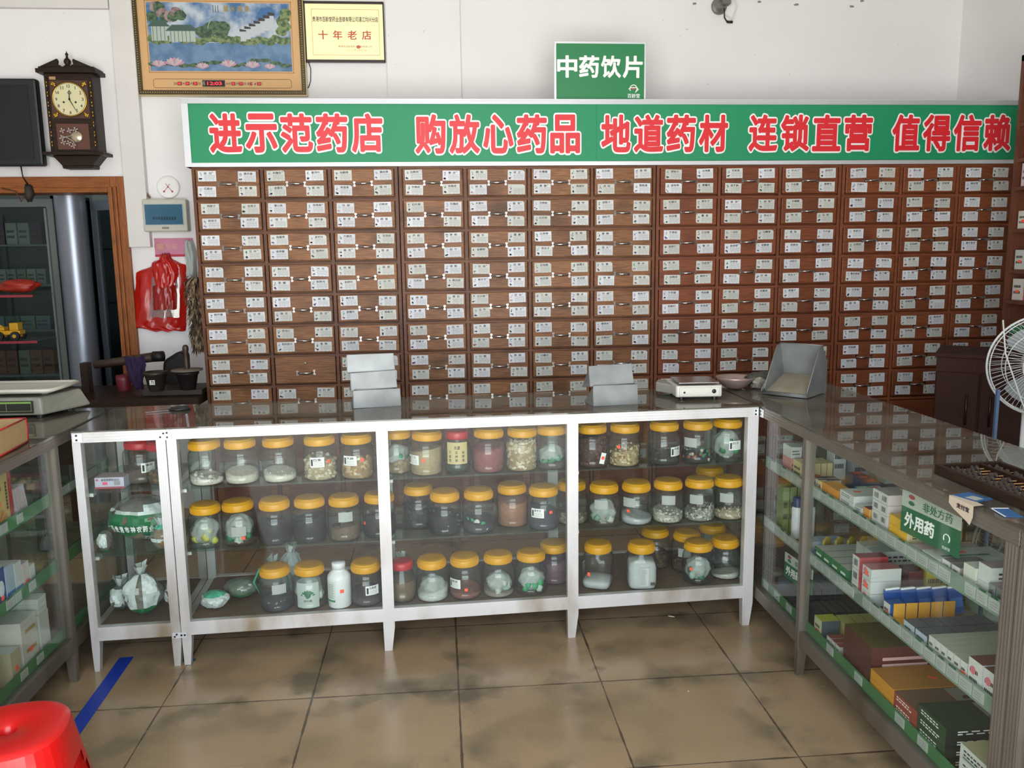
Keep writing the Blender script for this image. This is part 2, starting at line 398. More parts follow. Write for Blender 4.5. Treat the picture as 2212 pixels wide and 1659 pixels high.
C_ = """预知子 五味藤 益母草 素馨花|半枝莲 徐长卿 金不换 布渣叶|牛大力 金线风 大血藤 桑寄生
红景天 牵牛子 肉苁蓉 藿香|麦芽 谷芽 赤小豆 菟丝子|木蝴蝶 天麻 地龙 马勃
芒果核 红豆蔻 益智仁 蚕沙|一点红 马鞭草 金钱草 老鹳草|茵陈 千斤拔 胡黄连 藕节皮
玄参 马齿苋 谷精草 黄药子|功劳木 鹿衔草 邓小兰 龙骨|决明子 冬瓜子 芡实子 青葙子
千年健 鸡血藤 穿破石 合欢皮|桂皮 老鹳草 柏子仁 合欢花|莱菔子 车前子 栀子 锁阳草
莲子 鸦胆子 锁阳藤 桑椹|白扁豆 肉豆蔻 草豆蔻 红豆蔻|熟地黄 黄芪 鹿茸 补骨脂
肉桂 五味子 干姜 制白附子|天冬 麻黄根 乌梅 知母|佛手 山楂 桑枝 葛根
葛根粉 橘红 桔梗 远志|桂圆 木香 厚朴 甘松|乌药 延胡 草果 苍术"""
D_ = """葫芦茶 千里光 沉香叶 紫丁香|穿心莲 薄荷 金莲草 凤尾草|罗汉果叶 白英 倒吊草 葛花
寻骨风 五指毛桃 过江龙 郁李仁|救必应 鸡骨草 黄栀子 岗梅根|火麻仁 九里 三七花 苍耳
鬼箭羽 金樱根 山慈姑 白薇|独脚金 山豆根 石仙桃 鸡内金|厚朴 龙葵 鹅不食草 石斛
莪术 制首乌 黄皮果核 丢了棒|桔梗 佛手 小蓟 叶下珠|槐角花 地榆 牛膝草 黄藤
五灵脂 蝉蜕 鹿茸 银杏|鸡矢藤 救必应 鸡骨香 |三七片 龙须 五爪龙 桂枝
丁公藤 密蒙花 海桐皮 络石藤|路路通 黑老虎 扶芳藤 半边莲|瓜蒌 青果 两面针 透骨
宽筋藤 伸筋草 海风藤 红上风|薄荷 广藿香 人参叶 菊花|苦丁茶 桑叶 竹茹 荷叶
毛冬青 白芨 龟板 白芷|余甘子 鱼腥草 八角茴 丁香|藁本 菖蒲 青蒿 山药"""
GREENS = ['#5F9A86', '#6FA27A', '#7FA6B8', '#8EA3C8', '#8A7FB0', '#9A8FB0', '#4F7F6A', '#3F4E5A']
BLOBS = ['#7B4A86', '#A05A78', '#B0806A', '#5A5560', '#3E3A40', '#8F6FA8', '#C09A9A', '#454F5A']
LMAT = {c: mat(c, .7) for c in GREENS+BLOBS}
def drawer_label(title, w=.094, h=.054, rnd=R):
    """a paper card lying in the x-z plane, facing -y, lower left corner at 0"""
    m = MB(); cut = rnd.choice([0]*7+[1, 2]); c = .007
    o = [(0, 0), (w, 0), (w, h), (0, h)]
    if cut == 1: o = [(0, 0), (w, 0), (w, h-c), (w-c*1.3, h), (0, h)]
    if cut == 2: o = [(c, 0), (w, 0), (w, h), (0, h), (0, c)]
    card = mat(rnd.choice(['#CBCDCA', '#C6C8C0', '#D3D5D8', '#C9CBCD', '#BFC1B8']), .55)
    T = Matrix.Rotation(rad(90), 4, 'X') @ TR((0, 0, -.0006))
    m.prism(o, 0, .0012, card, T)
    y = -.0009+.0003-.0004
    def q(x0, z0, x1, z1, mm): m.quad((x0, y, z0), (x1, y, z0), (x1, y, z1), (x0, y, z1), mm)
    t = title.strip()
    if t:
        n = len(t); tw = {1: .014, 2: .04, 3: .046}.get(n, .056); x0 = .031 if n < 4 else .027
        s = t if n != 2 else t[0]+'  '+t[1]
        m.text(s, x0, h-.018, tw, .0125, INK, TR((0, y, 0)), off=.022, res=1)
        if rnd.random() < .2: q(x0+tw+.002, h-.008, x0+tw+.009, h-.0055, INK)
    for k in range(5):
        z = h-.0235-k*.0052
        x = .031+rnd.random()*.002
        while x < w-.008:
            l = rnd.uniform(.004, .016); q(x, z, min(x+l, w-.006), z+.0017, GREYT); x += l+rnd.uniform(.0012, .003)
    for x in (.012, .036, .058, .078): q(x, .003, x+.005, .0045, INK)
    g = LMAT[rnd.choice(GREENS)]; b = LMAT[rnd.choice(BLOBS)]
    for k in range(7):
        a = rnd.uniform(0, 6.3); cx = .014+rnd.uniform(-.005, .005); cz = h*.66+rnd.uniform(-.008, .009); r = rnd.uniform(.002, .0055); dx, dz = math.cos(a)*r, math.sin(a)*r
        m.quad((cx-dx, y, cz-dz), (cx+dz*.5, y, cz-dx*.5), (cx+dx, y, cz+dz), (cx-dz*.5, y, cz+dx*.5), g)
    for k in range(4):
        cx = .012+rnd.uniform(-.005, .006); cz = .013+rnd.uniform(-.004, .003); r = rnd.uniform(.002, .0045)
        m.add([(cx+r*math.cos(a*1.05)*1.3, y-.0001, cz+r*math.sin(a*1.05)) for a in range(6)], [(0, 1, 2, 3, 4, 5)], b)
    return m
def handle_mesh():
    m = MB()
    for s in (-1, 1):
        for dx, dz in ((0, 0), (.004*s, .009), (.004*s, -.009)):
            m.box(s*.043-.0055+dx, -.002, dz-.0042, s*.043+.0055+dx, 0, dz+.0042, CHROME)
        for dz in (-.009, .009): m.lathe([(.0024, 0), (.0024, .001)], BLACK, TR((s*.047, -.003, dz)) @ RX(rad(90)), 8)
    n = 15; pts = []; rr = []
    for i in range(n):
        u = i/(n-1)*2-1; pts.append((u*.042, -.002-.02*(1-u**4)**.8, 0)); rr.append(.0042+.0035*math.exp(-(u/.45)**2))
    m.tube(pts, rr, CHROME, seg=10)
    return m.mesh('handle')
HANDLE = handle_mesh()
def herb_cabinet(x0, x1, ncol, text, label, wd, wf, inset, seed, plain=None):
    rnd = random.Random(seed)
    ZT, ZB, nr = 2.068, .70, 8
    pitch = (ZT-ZB-.012)/nr; cw = (x1-x0-.02)/ncol
    root = empty('herb_cabinet', ((x0+x1)/2, YC, 0)); tag(root, label, 'cabinet', None)
    ox = -(x0+x1)/2
    f = MB(); f.box(x0+ox+.001, .03, 0, x1+ox-.001, .6, ZT, wd)
    for i in range(ncol+1):
        xx = x0+ox+i*cw; f.box(xx+.002, 0, .08, xx+.018, .031, ZT, wf)
    for j in range(nr+1):
        z = ZB+j*pitch; f.box(x0+ox+.003, .002, z-.001, x1+ox-.003, .0305, z+.013, wf)
    f.box(x0+ox+.003, .001, .08, x1+ox-.003, .03, .11, wf); f.box(x0+ox+.003, .025, 0, x1+ox-.003, .06, .085, W_DARK)
    f.obj('carcass', root)
    rows = [r.split('|') for r in text.split('\n')]
    dw = cw-.026; dh = pitch-.021
    base = MB().box(0, -.006, 0, dw, .029, dh, wd).mesh('drawer')
    for r in range(nr):
        for c in range(ncol):
            X = x0+ox+.01+c*cw+.013; Z = ZT-.006-(r+1)*pitch+.0165
            d = bpy.data.objects.new('drawer', base); COL.objects.link(d); d.parent = root; d.location = (X, rnd.uniform(-.002, .003), Z)
            bv = d.modifiers.new('bevel', 'BEVEL'); bv.width = .004; bv.segments = 2
            h = bpy.data.objects.new('handle', HANDLE); COL.objects.link(h); h.parent = d; h.location = (dw/2, -.006, dh*.47+(-.012 if (r, c) == plain else 0))
            h.rotation_euler = (0, rnd.uniform(-.04, .04), 0)
            if (r, c) == plain:
                l = MB().lathe([(.007, 0), (.007, .003), (.004, .004)], CHROME, RX(rad(90)), 16).lathe([(.003, .0041), (.002, .0045)], BLACK, RX(rad(90)), 8).obj('lock', d)
                l.location = (dw*.5, -.006, dh*.76); continue
            t = (rows[r][c].split(' ')+['', '', '', ''])[:4]
            iw = inset
            if r == 7 and ncol == 3 and seed > 2 and c == 2: pass
            for k, (lx, lz) in enumerate(((iw, dh-.062), (dw-iw-.094, dh-.062), (iw, .009), (dw-iw-.094, .009))):
                l = drawer_label(t[k], rnd=rnd).obj('drawer_label', d)
                l.location = (lx+rnd.uniform(-.006, .006), -.0075, lz+rnd.uniform(-.003, .002)); l.rotation_euler = (0, rnd.uniform(-.03, .03), 0)
    nd = ncol if ncol != 4 else 4
    for i in range(nd):
        X = x0+ox+.01+i*cw
        dr = MB().box(X+.013, -.004, .115, X+cw-.013, .029, ZB-.006, wd).box(X+.05, -.008, .16, X+cw-.05, -.003, ZB-.05, wf).obj('door', root, bev=.003)
        MB().lathe([(.006, 0), (.005, .012), (.011, .018), (.008, .026), (0, .028)], BRASS, TR((X+cw-.04 if i % 2 == 0 else X+.04, -.004, .45)) @ RX(rad(90)), 12).obj('knob', dr)
    return root
herb_cabinet(-1.301, -.206, 3, A_, 'brown herb drawer cabinet beside the feather duster, one drawer in it plain with a lock', W_BROWN, W_FRAME, .014, 1, (6, 1))
herb_cabinet(-.204, 1.228, 4, B_, 'widest brown herb drawer cabinet, four drawers across', W_BROWN, W_FRAME, .014, 2)
herb_cabinet(1.230, 2.308, 3, C_, 'reddish herb drawer cabinet directly below the red words 连锁直营', W_RED, W_FRAMER, .022, 3)
herb_cabinet(2.310, 3.36, 3, D_, 'reddish herb drawer cabinet partly hidden by the dark wardrobe and the fan', W_RED, W_FRAMER, .026, 4)
cl = MB().box(-.03, -.0005, -.006, .03, 0, .006, mat('#1F7A4A', .35)).box(.005, -.001, -.008, .03, 0, .004, mat('#2A8F5A', .35)).obj('tape_scrap')
cl.location = (2.955, YC-.001, 1.595); tag(cl, 'scrap of green tape stuck on the red drawer cabinet rail', 'tape')

# ------------------------------------------------------------------ green banner over the cabinets
def banner():
    root = empty('banner_sign', (1.02, YC, 2.07)); tag(root, 'long green banner with white-edged red Chinese words above the drawer cabinets', 'sign')
    x0, x1, z0, z1 = -1.325-1.02, 3.36-1.02, .0, .352
    f = MB().box(x0, -.012, 0, x1, .12, .022, ALUS).box(x0, -.014, .325, x1, .14, z1, ALUS).box(x0, -.013, .0, x0+.034, .12, .325, ALUS)
    f.box(x0+.002, .1, 0, x1, .13, z1-.002, ALUS)
    for k in range(3): f.box(x0, -.0155, .33+k*.007, x1, -.0135, .332+k*.007, mat('#B5B8BA', .4, .5))
    f.obj('frame', root, bev=.0015)
    xs = aty(1288, 290, YC).x-1.02
    MB().box(x0+.034, -.004, .022, xs+.02, .01, .325, GREENP).obj('panel', root)
    MB().box(xs, -.0085, .024, x1, -.0035, .326, GREENP).obj('panel', root)
    for body, a, b, zt, zb in (('进示范药店', 449, 831, 241, 335), ('购放心药品', 893, 1256, 243, 337), ('地道药材', 1294, 1574, 244, 334), ('连锁直营', 1612, 1885, 244, 332), ('值得信赖', 1921, 2184, 244, 332)):
        n = len(body); yy = -.0105 if a > 1288 else -.006
        A0 = aty(a, 290, YC).x-1.02; B0 = aty(b, 290, YC).x-1.02; p = (B0-A0)/n
        zc = (aty((a+b)/2, zt, YC).z+aty((a+b)/2, zb, YC).z)/2-2.07; H = aty((a+b)/2, zt, YC).z-aty((a+b)/2, zb, YC).z
        ph = MB(); wh = MB()
        for i, ch in enumerate(body):
            V, F = glyph(ch, .034, 3); X = [v[0] for v in V]; Z = [v[1] for v in V]
            a0, b0, c0, d0 = min(X), max(X), min(Z), max(Z)
            gw, gh = p*.90, H*.90; gx = A0+i*p+p*.05
            sx, sz = gw/(b0-a0), gh/(d0-c0)
            f1 = lambda v, y: (gx+(v[0]-a0)*sx, y-LAY*v[2], zc-gh/2+(v[1]-c0)*sz)
            ph.add([f1(v, yy-.004) for v in V], F, REDL)
            V2, F2 = glyph(ch, .078, 3)
            wh.add([f1(v, yy-.0008) for v in V2], F2, WHITEL)
        o = ph.obj('lettering', root); w2 = wh.obj('letter_outline', o)
banner()

# small framed sign on top
sg = empty('hanging_sign', (aty(1296, 214, 4.76).x, 4.76, 2.42)); tag(sg, 'green sign board reading 中药饮片 standing on top of the banner', 'sign')
w_, h_ = .515, .318
MB().box(-w_/2, -.01, 0, w_/2, .01, h_, ALUS).obj('frame', sg, bev=.002)
MB().box(-w_/2+.012, -.0125, .013, w_/2-.012, -.009, h_-.013, mat('#1E7A48', .4, var=.03, vs=5)).obj('panel', sg)
t = MB()
for i, ch in enumerate('中药饮片'): t.text(ch, -w_/2+.016+i*.122, .125, .112, .118, WHITEL, TR((0, -.0132, 0)), off=.03, keep=False)
t.text('百龄堂', w_/2-.105, .018, .07, .024, WHITEL, TR((0, -.0132, 0)), off=.01)
t.tube([(w_/2-.072+.02*math.cos(a*.42), -.0132, .068+.02*math.sin(a*.42)) for a in range(-2, 10)], .0028, WHITEL, seg=6)
t.tube([(w_/2-.1, -.0132, .066), (w_/2-.085, -.0132, .074), (w_/2-.055, -.0132, .074), (w_/2-.043, -.0132, .066), (w_/2-.062, -.0132, .048)], .0028, WHITEL, seg=6)
t.blob((w_/2-.072, -.0132, .071), .013, .0015, .008, mat('#B8543A', .5))
t.obj('lettering', sg)
# ------------------------------------------------------------------ glass display counters
ZTOP = .955; SH = (.715, .46); ZB_ = .178
TAGP = mat('#A3A9A3', .5, var=.05, vs=60); STRIPG = mat('#3C7045', .4, var=.05, vs=30); STRIPC = mat('#74887A', .3)
BOARD = wood('counter_base_board', '#5B4A3C', '#6E5B4A', '#3A2E26', stain=.4, rough=.6)
def counter(label, loc, rz, length, posts, depth, fm, x_from=0, strips=None, shelves=SH, panes=True, seed=0, top_from=0, shelf_d=None):
    root = empty('display_counter', loc, rz); tag(root, label, 'display counter')
    rnd = random.Random(seed+50)
    f = MB()
    def rail(x0, y0, x1, y1, z0, z1, g=True):
        f.box(x0, y0, z0, x1, y1, z1, fm)
        if g and z1-z0 > .03:
            for k in range(3): f.box(x0, y0-.0015, z0+(k+.7)*(z1-z0)/3.6, x1, y0, z0+(k+.7)*(z1-z0)/3.6+.0035, fm)
    rail(0, 0, length, .03, ZTOP-.04, ZTOP); rail(0, .0, length, .028, .125, .18, False)
    rail(0, depth-.03, length, depth, ZTOP-.04, ZTOP, False); rail(0, depth-.028, length, depth, .125, .18, False)
    for x in (posts[0][0], posts[-1][0]+posts[-1][1]-.03):
        f.box(x, .03, ZTOP-.035, x+.03, depth-.03, ZTOP-.003, fm); f.box(x, .03, .13, x+.03, depth-.03, .175, fm)
    for px, pw in posts:
        if px > .1: f.box(px, .03, ZTOP-.03, px+.03, depth-.03, ZTOP-.003, fm)
    f.obj('frame', root, bev=.0015)
    for px, pw in posts:
        for back in (0, 1):
            y0 = 0 if not back else depth-.034
            m = MB(); m.box(px, y0-.001, .10, px+pw, y0+.034, ZTOP-.038, fm)
            for k in range(4): m.box(px+pw*(.12+.24*k), y0-.0028, .10, px+pw*(.12+.24*k)+.003, y0, ZTOP-.04, fm)
            a, b = px+.002, px+pw*.72
            v = [(px, y0-.001, .101), (px+pw, y0-.001, .101), (px+pw, y0+.034, .101), (px, y0+.034, .101), (a, y0, 0), (b, y0, 0), (b, y0+.028, 0), (a, y0+.028, 0)]
            m.add(v, [(4, 7, 6, 5), (0, 1, 5, 4)[::-1], (1, 2, 6, 5)[::-1], (2, 3, 7, 6)[::-1], (3, 0, 4, 7)[::-1]], fm)
            m.obj('leg', root)
    MB().box(.028, .026, .158, length-.028, depth-.026, .177, BOARD).obj('bottom_board', root)
    MB().box(top_from, -.004, ZTOP+.0005, length, depth+.004, ZTOP+.0065, TOPG).obj('top_glass', root)
    for i in range(len(posts)-1):
        xa, xb = posts[i][0]+posts[i][1], posts[i+1][0]
        if xb < x_from: continue
        if panes: MB().box(xa-.004, .012, .178, xb+.004, .017, ZTOP-.036, PANE).obj('front_pane', root)
        for z in shelves:
            MB().box(xa-.02, .035, z-.007, xb+.02, depth-.045, z-.0005, SHELFG).obj('glass_shelf', root)
            for yb in (.045, depth-.075):
                MB().box(xa-.004, yb, z-.022, xa+.012, yb+.03, z-.0075, fm).obj('shelf_bracket', root)
            if strips:
                st = MB(); xa2 = max(xa, x_from)
                st.box(xa2, .028, z-.012, xb, .0305, z+.034, STRIPC if strips == 'clear' else STRIPG)
                x = xa2+.01
                while x < xb-.05:
                    ww = rnd.uniform(.04, .055)
                    if rnd.random() < (.93 if strips == 'clear' else .4):
                        st.box(x, .0265, z-.004, x+ww, .028, z+.028, TAGP)
                        for q in range(3): st.quad((x+.006, .0262, z+.002+q*.007), (x+ww*rnd.uniform(.4, .9), .0262, z+.002+q*.007), (x+ww*.8, .0262, z+.0045+q*.007), (x+.006, .0262, z+.0045+q*.007), GREYT)
                        if rnd.random() < .5: st.box(x+ww*.2, .026, z+.029, x+ww*.8, .0285, z+.034, mat('#20563A', .5))
                    x += ww+.006
                st.obj('label_strip', root)
    if strips:
        st = MB(); st.box(max(x_from, .04), .0285, .18, length-.04, .031, .222, STRIPG); x = max(x_from, .05)+.02
        while x < length-.1:
            if rnd.random() < .6:
                st.box(x, .027, .186, x+.05, .0285, .216, TAGP)
                for q in range(3): st.quad((x+.006, .0267, .191+q*.007), (x+.04, .0267, .191+q*.007), (x+.04, .0267, .1935+q*.007), (x+.006, .0267, .1935+q*.007), GREYT)
            x += rnd.uniform(.08, .13)
        st.obj('label_strip', root)
    return root
def plate(root, x, z, w, h, holes):
    m = MB().box(x, -.0055, z, x+w, -.0015, z+h, ALUS)
    for hx, hz in holes: m.lathe([(.0042, 0), (.0035, .002)], BLACK, TR((x+hx*w, -.0055, z+hz*h)) @ RX(rad(90)), 10)
    return m.obj('bracket_plate', root)
AX, AY = -1.045, 3.192
ang = math.atan2(3.285-AY, 1.305-AX); LF = math.hypot(1.305-AX, 3.285-AY)
fc = counter('long white-framed glass counter with three bays of yellow-lidded jars', (AX, AY, 0), ang, LF, [(0, .036), (.785, .046), (1.545, .046), (LF-.046, .046)], .5, ALU)
plate(fc, -.03, ZTOP-.038, .05, .034, ((.7, .25), (.7, .75)))
plate(fc, -.034, .118, .055, .022, ((.15, .3), (.3, .7), (.62, .5), (.85, .5)))
plate(fc, LF-.026, ZTOP-.036, .022, .03, ((.5, .25), (.5, .75)))
lc = counter('narrow corner glass counter holding bags of dried herbs', (-1.383, 3.178, 0), ang, .336, [(0, .03), (.300, .035)], .5, ALU, seed=3)
plate(lc, .005, ZTOP-.036, .035, .034, ((.4, .25), (.4, .75)))
plate(lc, .305, ZTOP-.04, .034, .04, ((.4, .3), (.75, .65)))
rc = counter('dull metal glass counter full of medicine boxes beneath the abacus', (1.312, 3.80, 0), rad(-90), 2.075, [(0, .03), (.93, .03), (2.03, .045)], .53, ALUD, x_from=.52, strips='clear', seed=5)
r2 = counter('glass counter at the picture edge joined to the abacus counter', (1.312, 1.72, 0), rad(-90), 1.1, [(0, .045), (1.05, .045)], .53, ALUD, strips='clear', seed=6)
l2 = counter('side glass counter with green label strips under the red box', (-1.415, 1.0, 0), rad(90), 2.68, [(0, .04), (1.1, .04), (2.1, .03), (2.65, .03)], .52, ALUD, strips='green', seed=7)
plate(rc, .522, ZTOP-.038, .03, .034, ((.3, .3), (.3, .7)))

# ------------------------------------------------------------------ jars
def patch(m, r, phi, half, z0, z1, mt, n=6):
    """sticker bent round a cylinder of radius r; phi = 0 faces -y, positive turns to +x"""
    v = []
    for i in range(n+1):
        a = phi-half+2*half*i/n
        v += [(r*math.sin(a), -r*math.cos(a), z0), (r*math.sin(a), -r*math.cos(a), z1)]
    return m.add(v, [(2*i, 2*i+2, 2*i+3, 2*i+1) for i in range(n)], mt, None, True)
def wrap(r, phi): return lambda x, y, z: ((r-y)*math.sin(phi+x/r), -(r-y)*math.cos(phi+x/r), z)
PROF = [(.0, .002), (.060, 0), (.066, .004), (.0685, .014), (.0695, .026), (.0675, .029), (.0695, .032), (.070, .08), (.0703, .112), (.068, .116), (.0695, .121), (.0675, .133), (.058, .148), (.054, .152), (.054, .165)]
LIDP = [(.0545, .150), (.0605, .150), (.0615, .153), (.0615, .176), (.0585, .1805), (.0565, .1805), (.0555, .187), (.052, .1885), (.03, .1875), (0, .1875)]
JARMESH = MB().lathe(PROF, JARM, None, 40, cap=False).mesh('jar_body')
LIDMESH = {}
def lid(m, red=False):
    k = 'r' if red else 'y'
    if k not in LIDMESH:
        mb = MB().lathe(LIDP, REDP if red else YEL, None, 40, cap=False)
        for q in range(60):
            a = q*math.pi/30; mb.box(.0612, -.0008, .155, .0623, .0008, .174, REDP if red else YEL, RZ(a))
        LIDMESH[k] = mb.mesh('lid')
    return LIDMESH[k]
def noisy(x, y, s): return math.sin(x*91+s)*math.cos(y*83+s*1.7)*.5+math.sin(x*210+y*170+s*3)*.3
def filling(kind, col, lev, seed, tilt=.012, rin=.0665):
    m = MB(); rnd = random.Random(seed); mt = mat(col, .85, var=.14, vs=70)
    n = 28; ta = rnd.uniform(0, 6.28); bump = {'powder': .002, 'lump': .007, 'chunk': .004}[kind]
    def top(x, y): return max(.006, lev+tilt*(x*math.cos(ta)+y*math.sin(ta))/rin+bump*noisy(x, y, seed))
    v = [(0, 0, .003)]; f = []
    for r_, zz in ((.058, .0025), (.0645, .006)):
        v += [(r_*math.cos(2*math.pi*k/n), r_*math.sin(2*math.pi*k/n), zz) for k in range(n)]
    for k in range(n): f.append((0, 1+(k+1) % n, 1+k)); f.append((1+k, 1+(k+1) % n, 1+n+(k+1) % n, 1+n+k))
    for j, rr in enumerate((1, .8, .6, .4, .2)):
        for k in range(n):
            x, y = rin*rr*math.cos(2*math.pi*k/n), rin*rr*math.sin(2*math.pi*k/n); v.append((x, y, top(x, y)))
        b = 1+n*(j+2)
        for k in range(n): f.append((b-n+k, b-n+(k+1) % n, b+(k+1) % n, b+k))
    v.append((0, 0, top(0, 0))); b = 1+n*6
    for k in range(n): f.append((b+k, b+(k+1) % n, len(v)-1))
    m.add(v, f, mt, None, True)
    return m, top, rnd
def chunks(m, top, rnd, cols, size, num, flat=.7, rin=.0655, lev=.1):
    for i in range(num):
        a = rnd.uniform(math.pi, 2*math.pi) if rnd.random() < .7 else rnd.uniform(0, 6.28)
        s = size*rnd.uniform(.7, 1.25)
        if rnd.random() < .68:
            r = .0655-s*.42; z = rnd.uniform(.006+s*.5, max(.012, top(r*math.cos(a), r*math.sin(a))))
        else: r = (rin-s)*math.sqrt(rnd.random()); z = top(r*math.cos(a), r*math.sin(a))+s*.2
        T = TR((r*math.cos(a), r*math.sin(a), z)) @ RZ(a) @ Matrix.Rotation(rnd.uniform(-1, 1), 4, 'X') @ Matrix.Rotation(rnd.uniform(-.4, .4), 4, 'Y')
        m.blob((0, 0, 0), s*flat, s*rnd.uniform(.8, 1.2), s*rnd.uniform(.6, 1), mat(rnd.choice(cols), .7), T, 7, 5, .18, rnd)
def crumple(m, c, rx, ry, rz, mt, rnd, k=.22, seg=22, rings=14, band=None):
    ph = [rnd.uniform(0, 6) for _ in range(6)]; v = []; f = []
    def rr(a, p): return 1+k*(.5*math.sin(3*a+ph[0]+2*p)+.35*math.sin(7*a+ph[1]-4*p)+.3*math.sin(5*p+ph[2]+a)+.25*math.sin(11*a+9*p+ph[3]))+k*.25*rnd.uniform(-1, 1)
    for i in range(rings+1):
        p = math.pi*i/rings-math.pi/2
        for j in range(seg):
            a = 2*math.pi*j/seg; q = rr(a, p)
            v.append((c[0]+rx*q*math.cos(p)*math.cos(a), c[1]+ry*q*math.cos(p)*math.sin(a), c[2]+rz*(.75+.25*q)*math.sin(p)))
    for i in range(rings):
        for j in range(seg): f.append((i*seg+j, i*seg+(j+1) % seg, (i+1)*seg+(j+1) % seg, (i+1)*seg+j))
    if band is None: m.add(v, f, mt, None, True)
    else:
        for t in f:
            i, j = t[0]//seg, t[0] % seg
            mm = band(i/rings, j/seg); m.add([v[q] for q in t], [(0, 1, 2, 3)], mm, None, True) if mm else None
    return m
def jar(px, py, z, label, fill=None, chunk=None, bag=None, sticker=None, price=None, red=False, loop=False, strip=None, pos=None, scale=1.0, group=None, rot=None, cloudy=False):
    seed = int(px*7+py)
    if pos is None:
        p = atz(px, py, z); y = p.y+.069*scale
        u = (p.x-AX)*math.cos(ang)+(y-AY)*math.sin(ang); d = -(p.x-AX)*math.sin(ang)+(y-AY)*math.cos(ang)
        lo = .017+.074*scale+.006
        if p.x > -1.06 and d < lo: d = lo; y = AY+u*math.sin(ang)+d*math.cos(ang)
        pos = (p.x, y)
    root = empty('storage_jar', (pos[0], pos[1], z+.001), 0); tag(root, label, 'jar', group)
    root.scale = (scale*.965, scale*.965, scale*.93)
    b = bpy.data.objects.new('jar_body', JARMESH); COL.objects.link(b); b.parent = root
    l = bpy.data.objects.new('lid', lid(None, red)); COL.objects.link(l); l.parent = root
    l.rotation_euler = (rad(R.uniform(-1.5, 1.5)), rad(R.uniform(-1.5, 1.5)), R.uniform(0, 6)); l.location.z = .001
    if loop:
        MB().tube([(.056*math.cos(a), 0, .18+.042*math.sin(a)) for a in [math.pi*k/14 for k in range(15)]], .0035, YEL).obj('lid_loop', root)
    if fill:
        kind, col, lev = fill; m, top, rnd = filling(kind, col, lev, seed, rin=.0625 if kind == 'chunk' else .0665)
        if chunk: chunks(m, top, rnd, *chunk)
        m.obj('filling', root)
    if bag:
        rnd = random.Random(seed)
        bcols, lev = bag; m = MB()
        lv = max(lev, .056) if not (fill and lev < .055) else lev; crumple(m, (0, 0, lv+.004), .054, .054, lv*.93, FOG, rnd, .17, 30, 22)
        if bcols:
            for k in range(5):
                a = rnd.uniform(-1.2, 1.2)-math.pi/2; q = rnd.uniform(.043, .05)
                m.blob((q*math.cos(a), q*math.sin(a), rnd.uniform(.02, lev*1.3)), .016, .012, .018, mat(rnd.choice(bcols), .5), None, 7, 5, .3, rnd)
        m.obj('plastic_bag', root)
    if sticker:
        t, phi, z0 = sticker; m = MB(); patch(m, .0708, phi, .42, z0, z0+.042, WHITE if t else mat('#A3A5A2', .6)); f = wrap(.0713, phi)
        if t: m.text(t, -.014, z0+.026, .032, .012, INK, off=.02, fn=f, res=1)
        for k in range(4 if t else 0): patch(m, .0711, phi+.06, .26, z0+.005+k*.005, z0+.0065+k*.005, GREYT, 3)
        if t: patch(m, .0711, phi-.3, .06, z0+.006, z0+.034, INK, 2)
        m.obj('paper_label', root)
    if strip:
        phi, z0 = strip; m = MB(); patch(m, .0708, 0, .16, 0, .05, WHITE); patch(m, .0712, .0, .1, .02, .034, TAG, 3)
        o = m.obj('paper_label', root); o.rotation_euler = (0, rad(14), phi); o.location = (.01, 0, z0)
    if price:
        phi, z0 = price; patch(MB(), .0711, phi, .1, z0, z0+.0135, TAG, 3).obj('price_sticker', root)
    return root
S1, S2, S3 = SH[0], SH[1], ZB_
jar(434, 1057, S1, 'yellow-lidded jar of white lumps with paper slip, top shelf beside the double post', ('lump', '#D5D1C8', .034), (['#D9D6CC', '#CFCBC0'], .010, 26), sticker=None)
jar(515, 1050, S1, 'yellow-lidded jar of off-white powder between two white-filled jars on the top shelf', ('powder', '#D3CDBE', .046))
jar(597, 1048, S1, 'yellow-lidded jar of white powder sloping down, next to the jar of pale round nuts', ('powder', '#DBD5C8', .04), (['#D8CDB4', '#E0DAC8'], .004, 40))
jar(687, 1044, S1, 'yellow-lidded jar of pale round nuts labelled 白果', ('chunk', '#B09C7C', .085), (['#CDBFA4', '#D8CCB4', '#BBAA8C'], .0095, 130, .8), sticker=('白果', -.05, .062), price=(.62, .078))
jar(768, 1042, S1, 'yellow-lidded jar of brown slices labelled 天麻', ('chunk', '#A08058', .075), (['#B8946A', '#A27C54', '#CDB48E'], .016, 60, .35), sticker=('天麻', -.35, .062), price=(.4, .08))
jar(855, 1026, S1, 'yellow-lidded jar with a green printed bag over tubers, just right of the second post', ('chunk', '#8A7355', .05), (['#A08B68', '#8A7758'], .014, 40), bag=(['#1F7E4E', '#2B8F5C', '#C8D3CC'], .06))
jar(921, 1032, S1, 'yellow-lidded jar nearly full of beige powder, labelled with 七', ('powder', '#AD9774', .108), sticker=('三七', -.85, .05), price=(-.15, .065))
jar(1058, 1026, S1, 'yellow-lidded jar of dusty rose powder on the top shelf', ('powder', '#8F4F52', .108))
jar(1131, 1023, S1, 'yellow-lidded jar full of cream coloured slices', ('chunk', '#A58C6C', .125), (['#CDBB9C', '#B9A27E', '#DCCFB6'], .011, 170, .35))
jar(1197, 1017, S1, 'yellow-lidded jar with a green slip, top shelf just left of the third post', ('powder', '#4A3A3C', .03), bag=(['#2E7E5A', '#3E8F6C'], .05))
jar(1286, 1013, S1, 'jar of dark reddish pieces whose yellow lid has a raised carrying loop', ('chunk', '#3E221C', .12), (['#54302A', '#6A3E34', '#3A1E1A'], .009, 150, .5), loop=True, strip=(.25, .02))
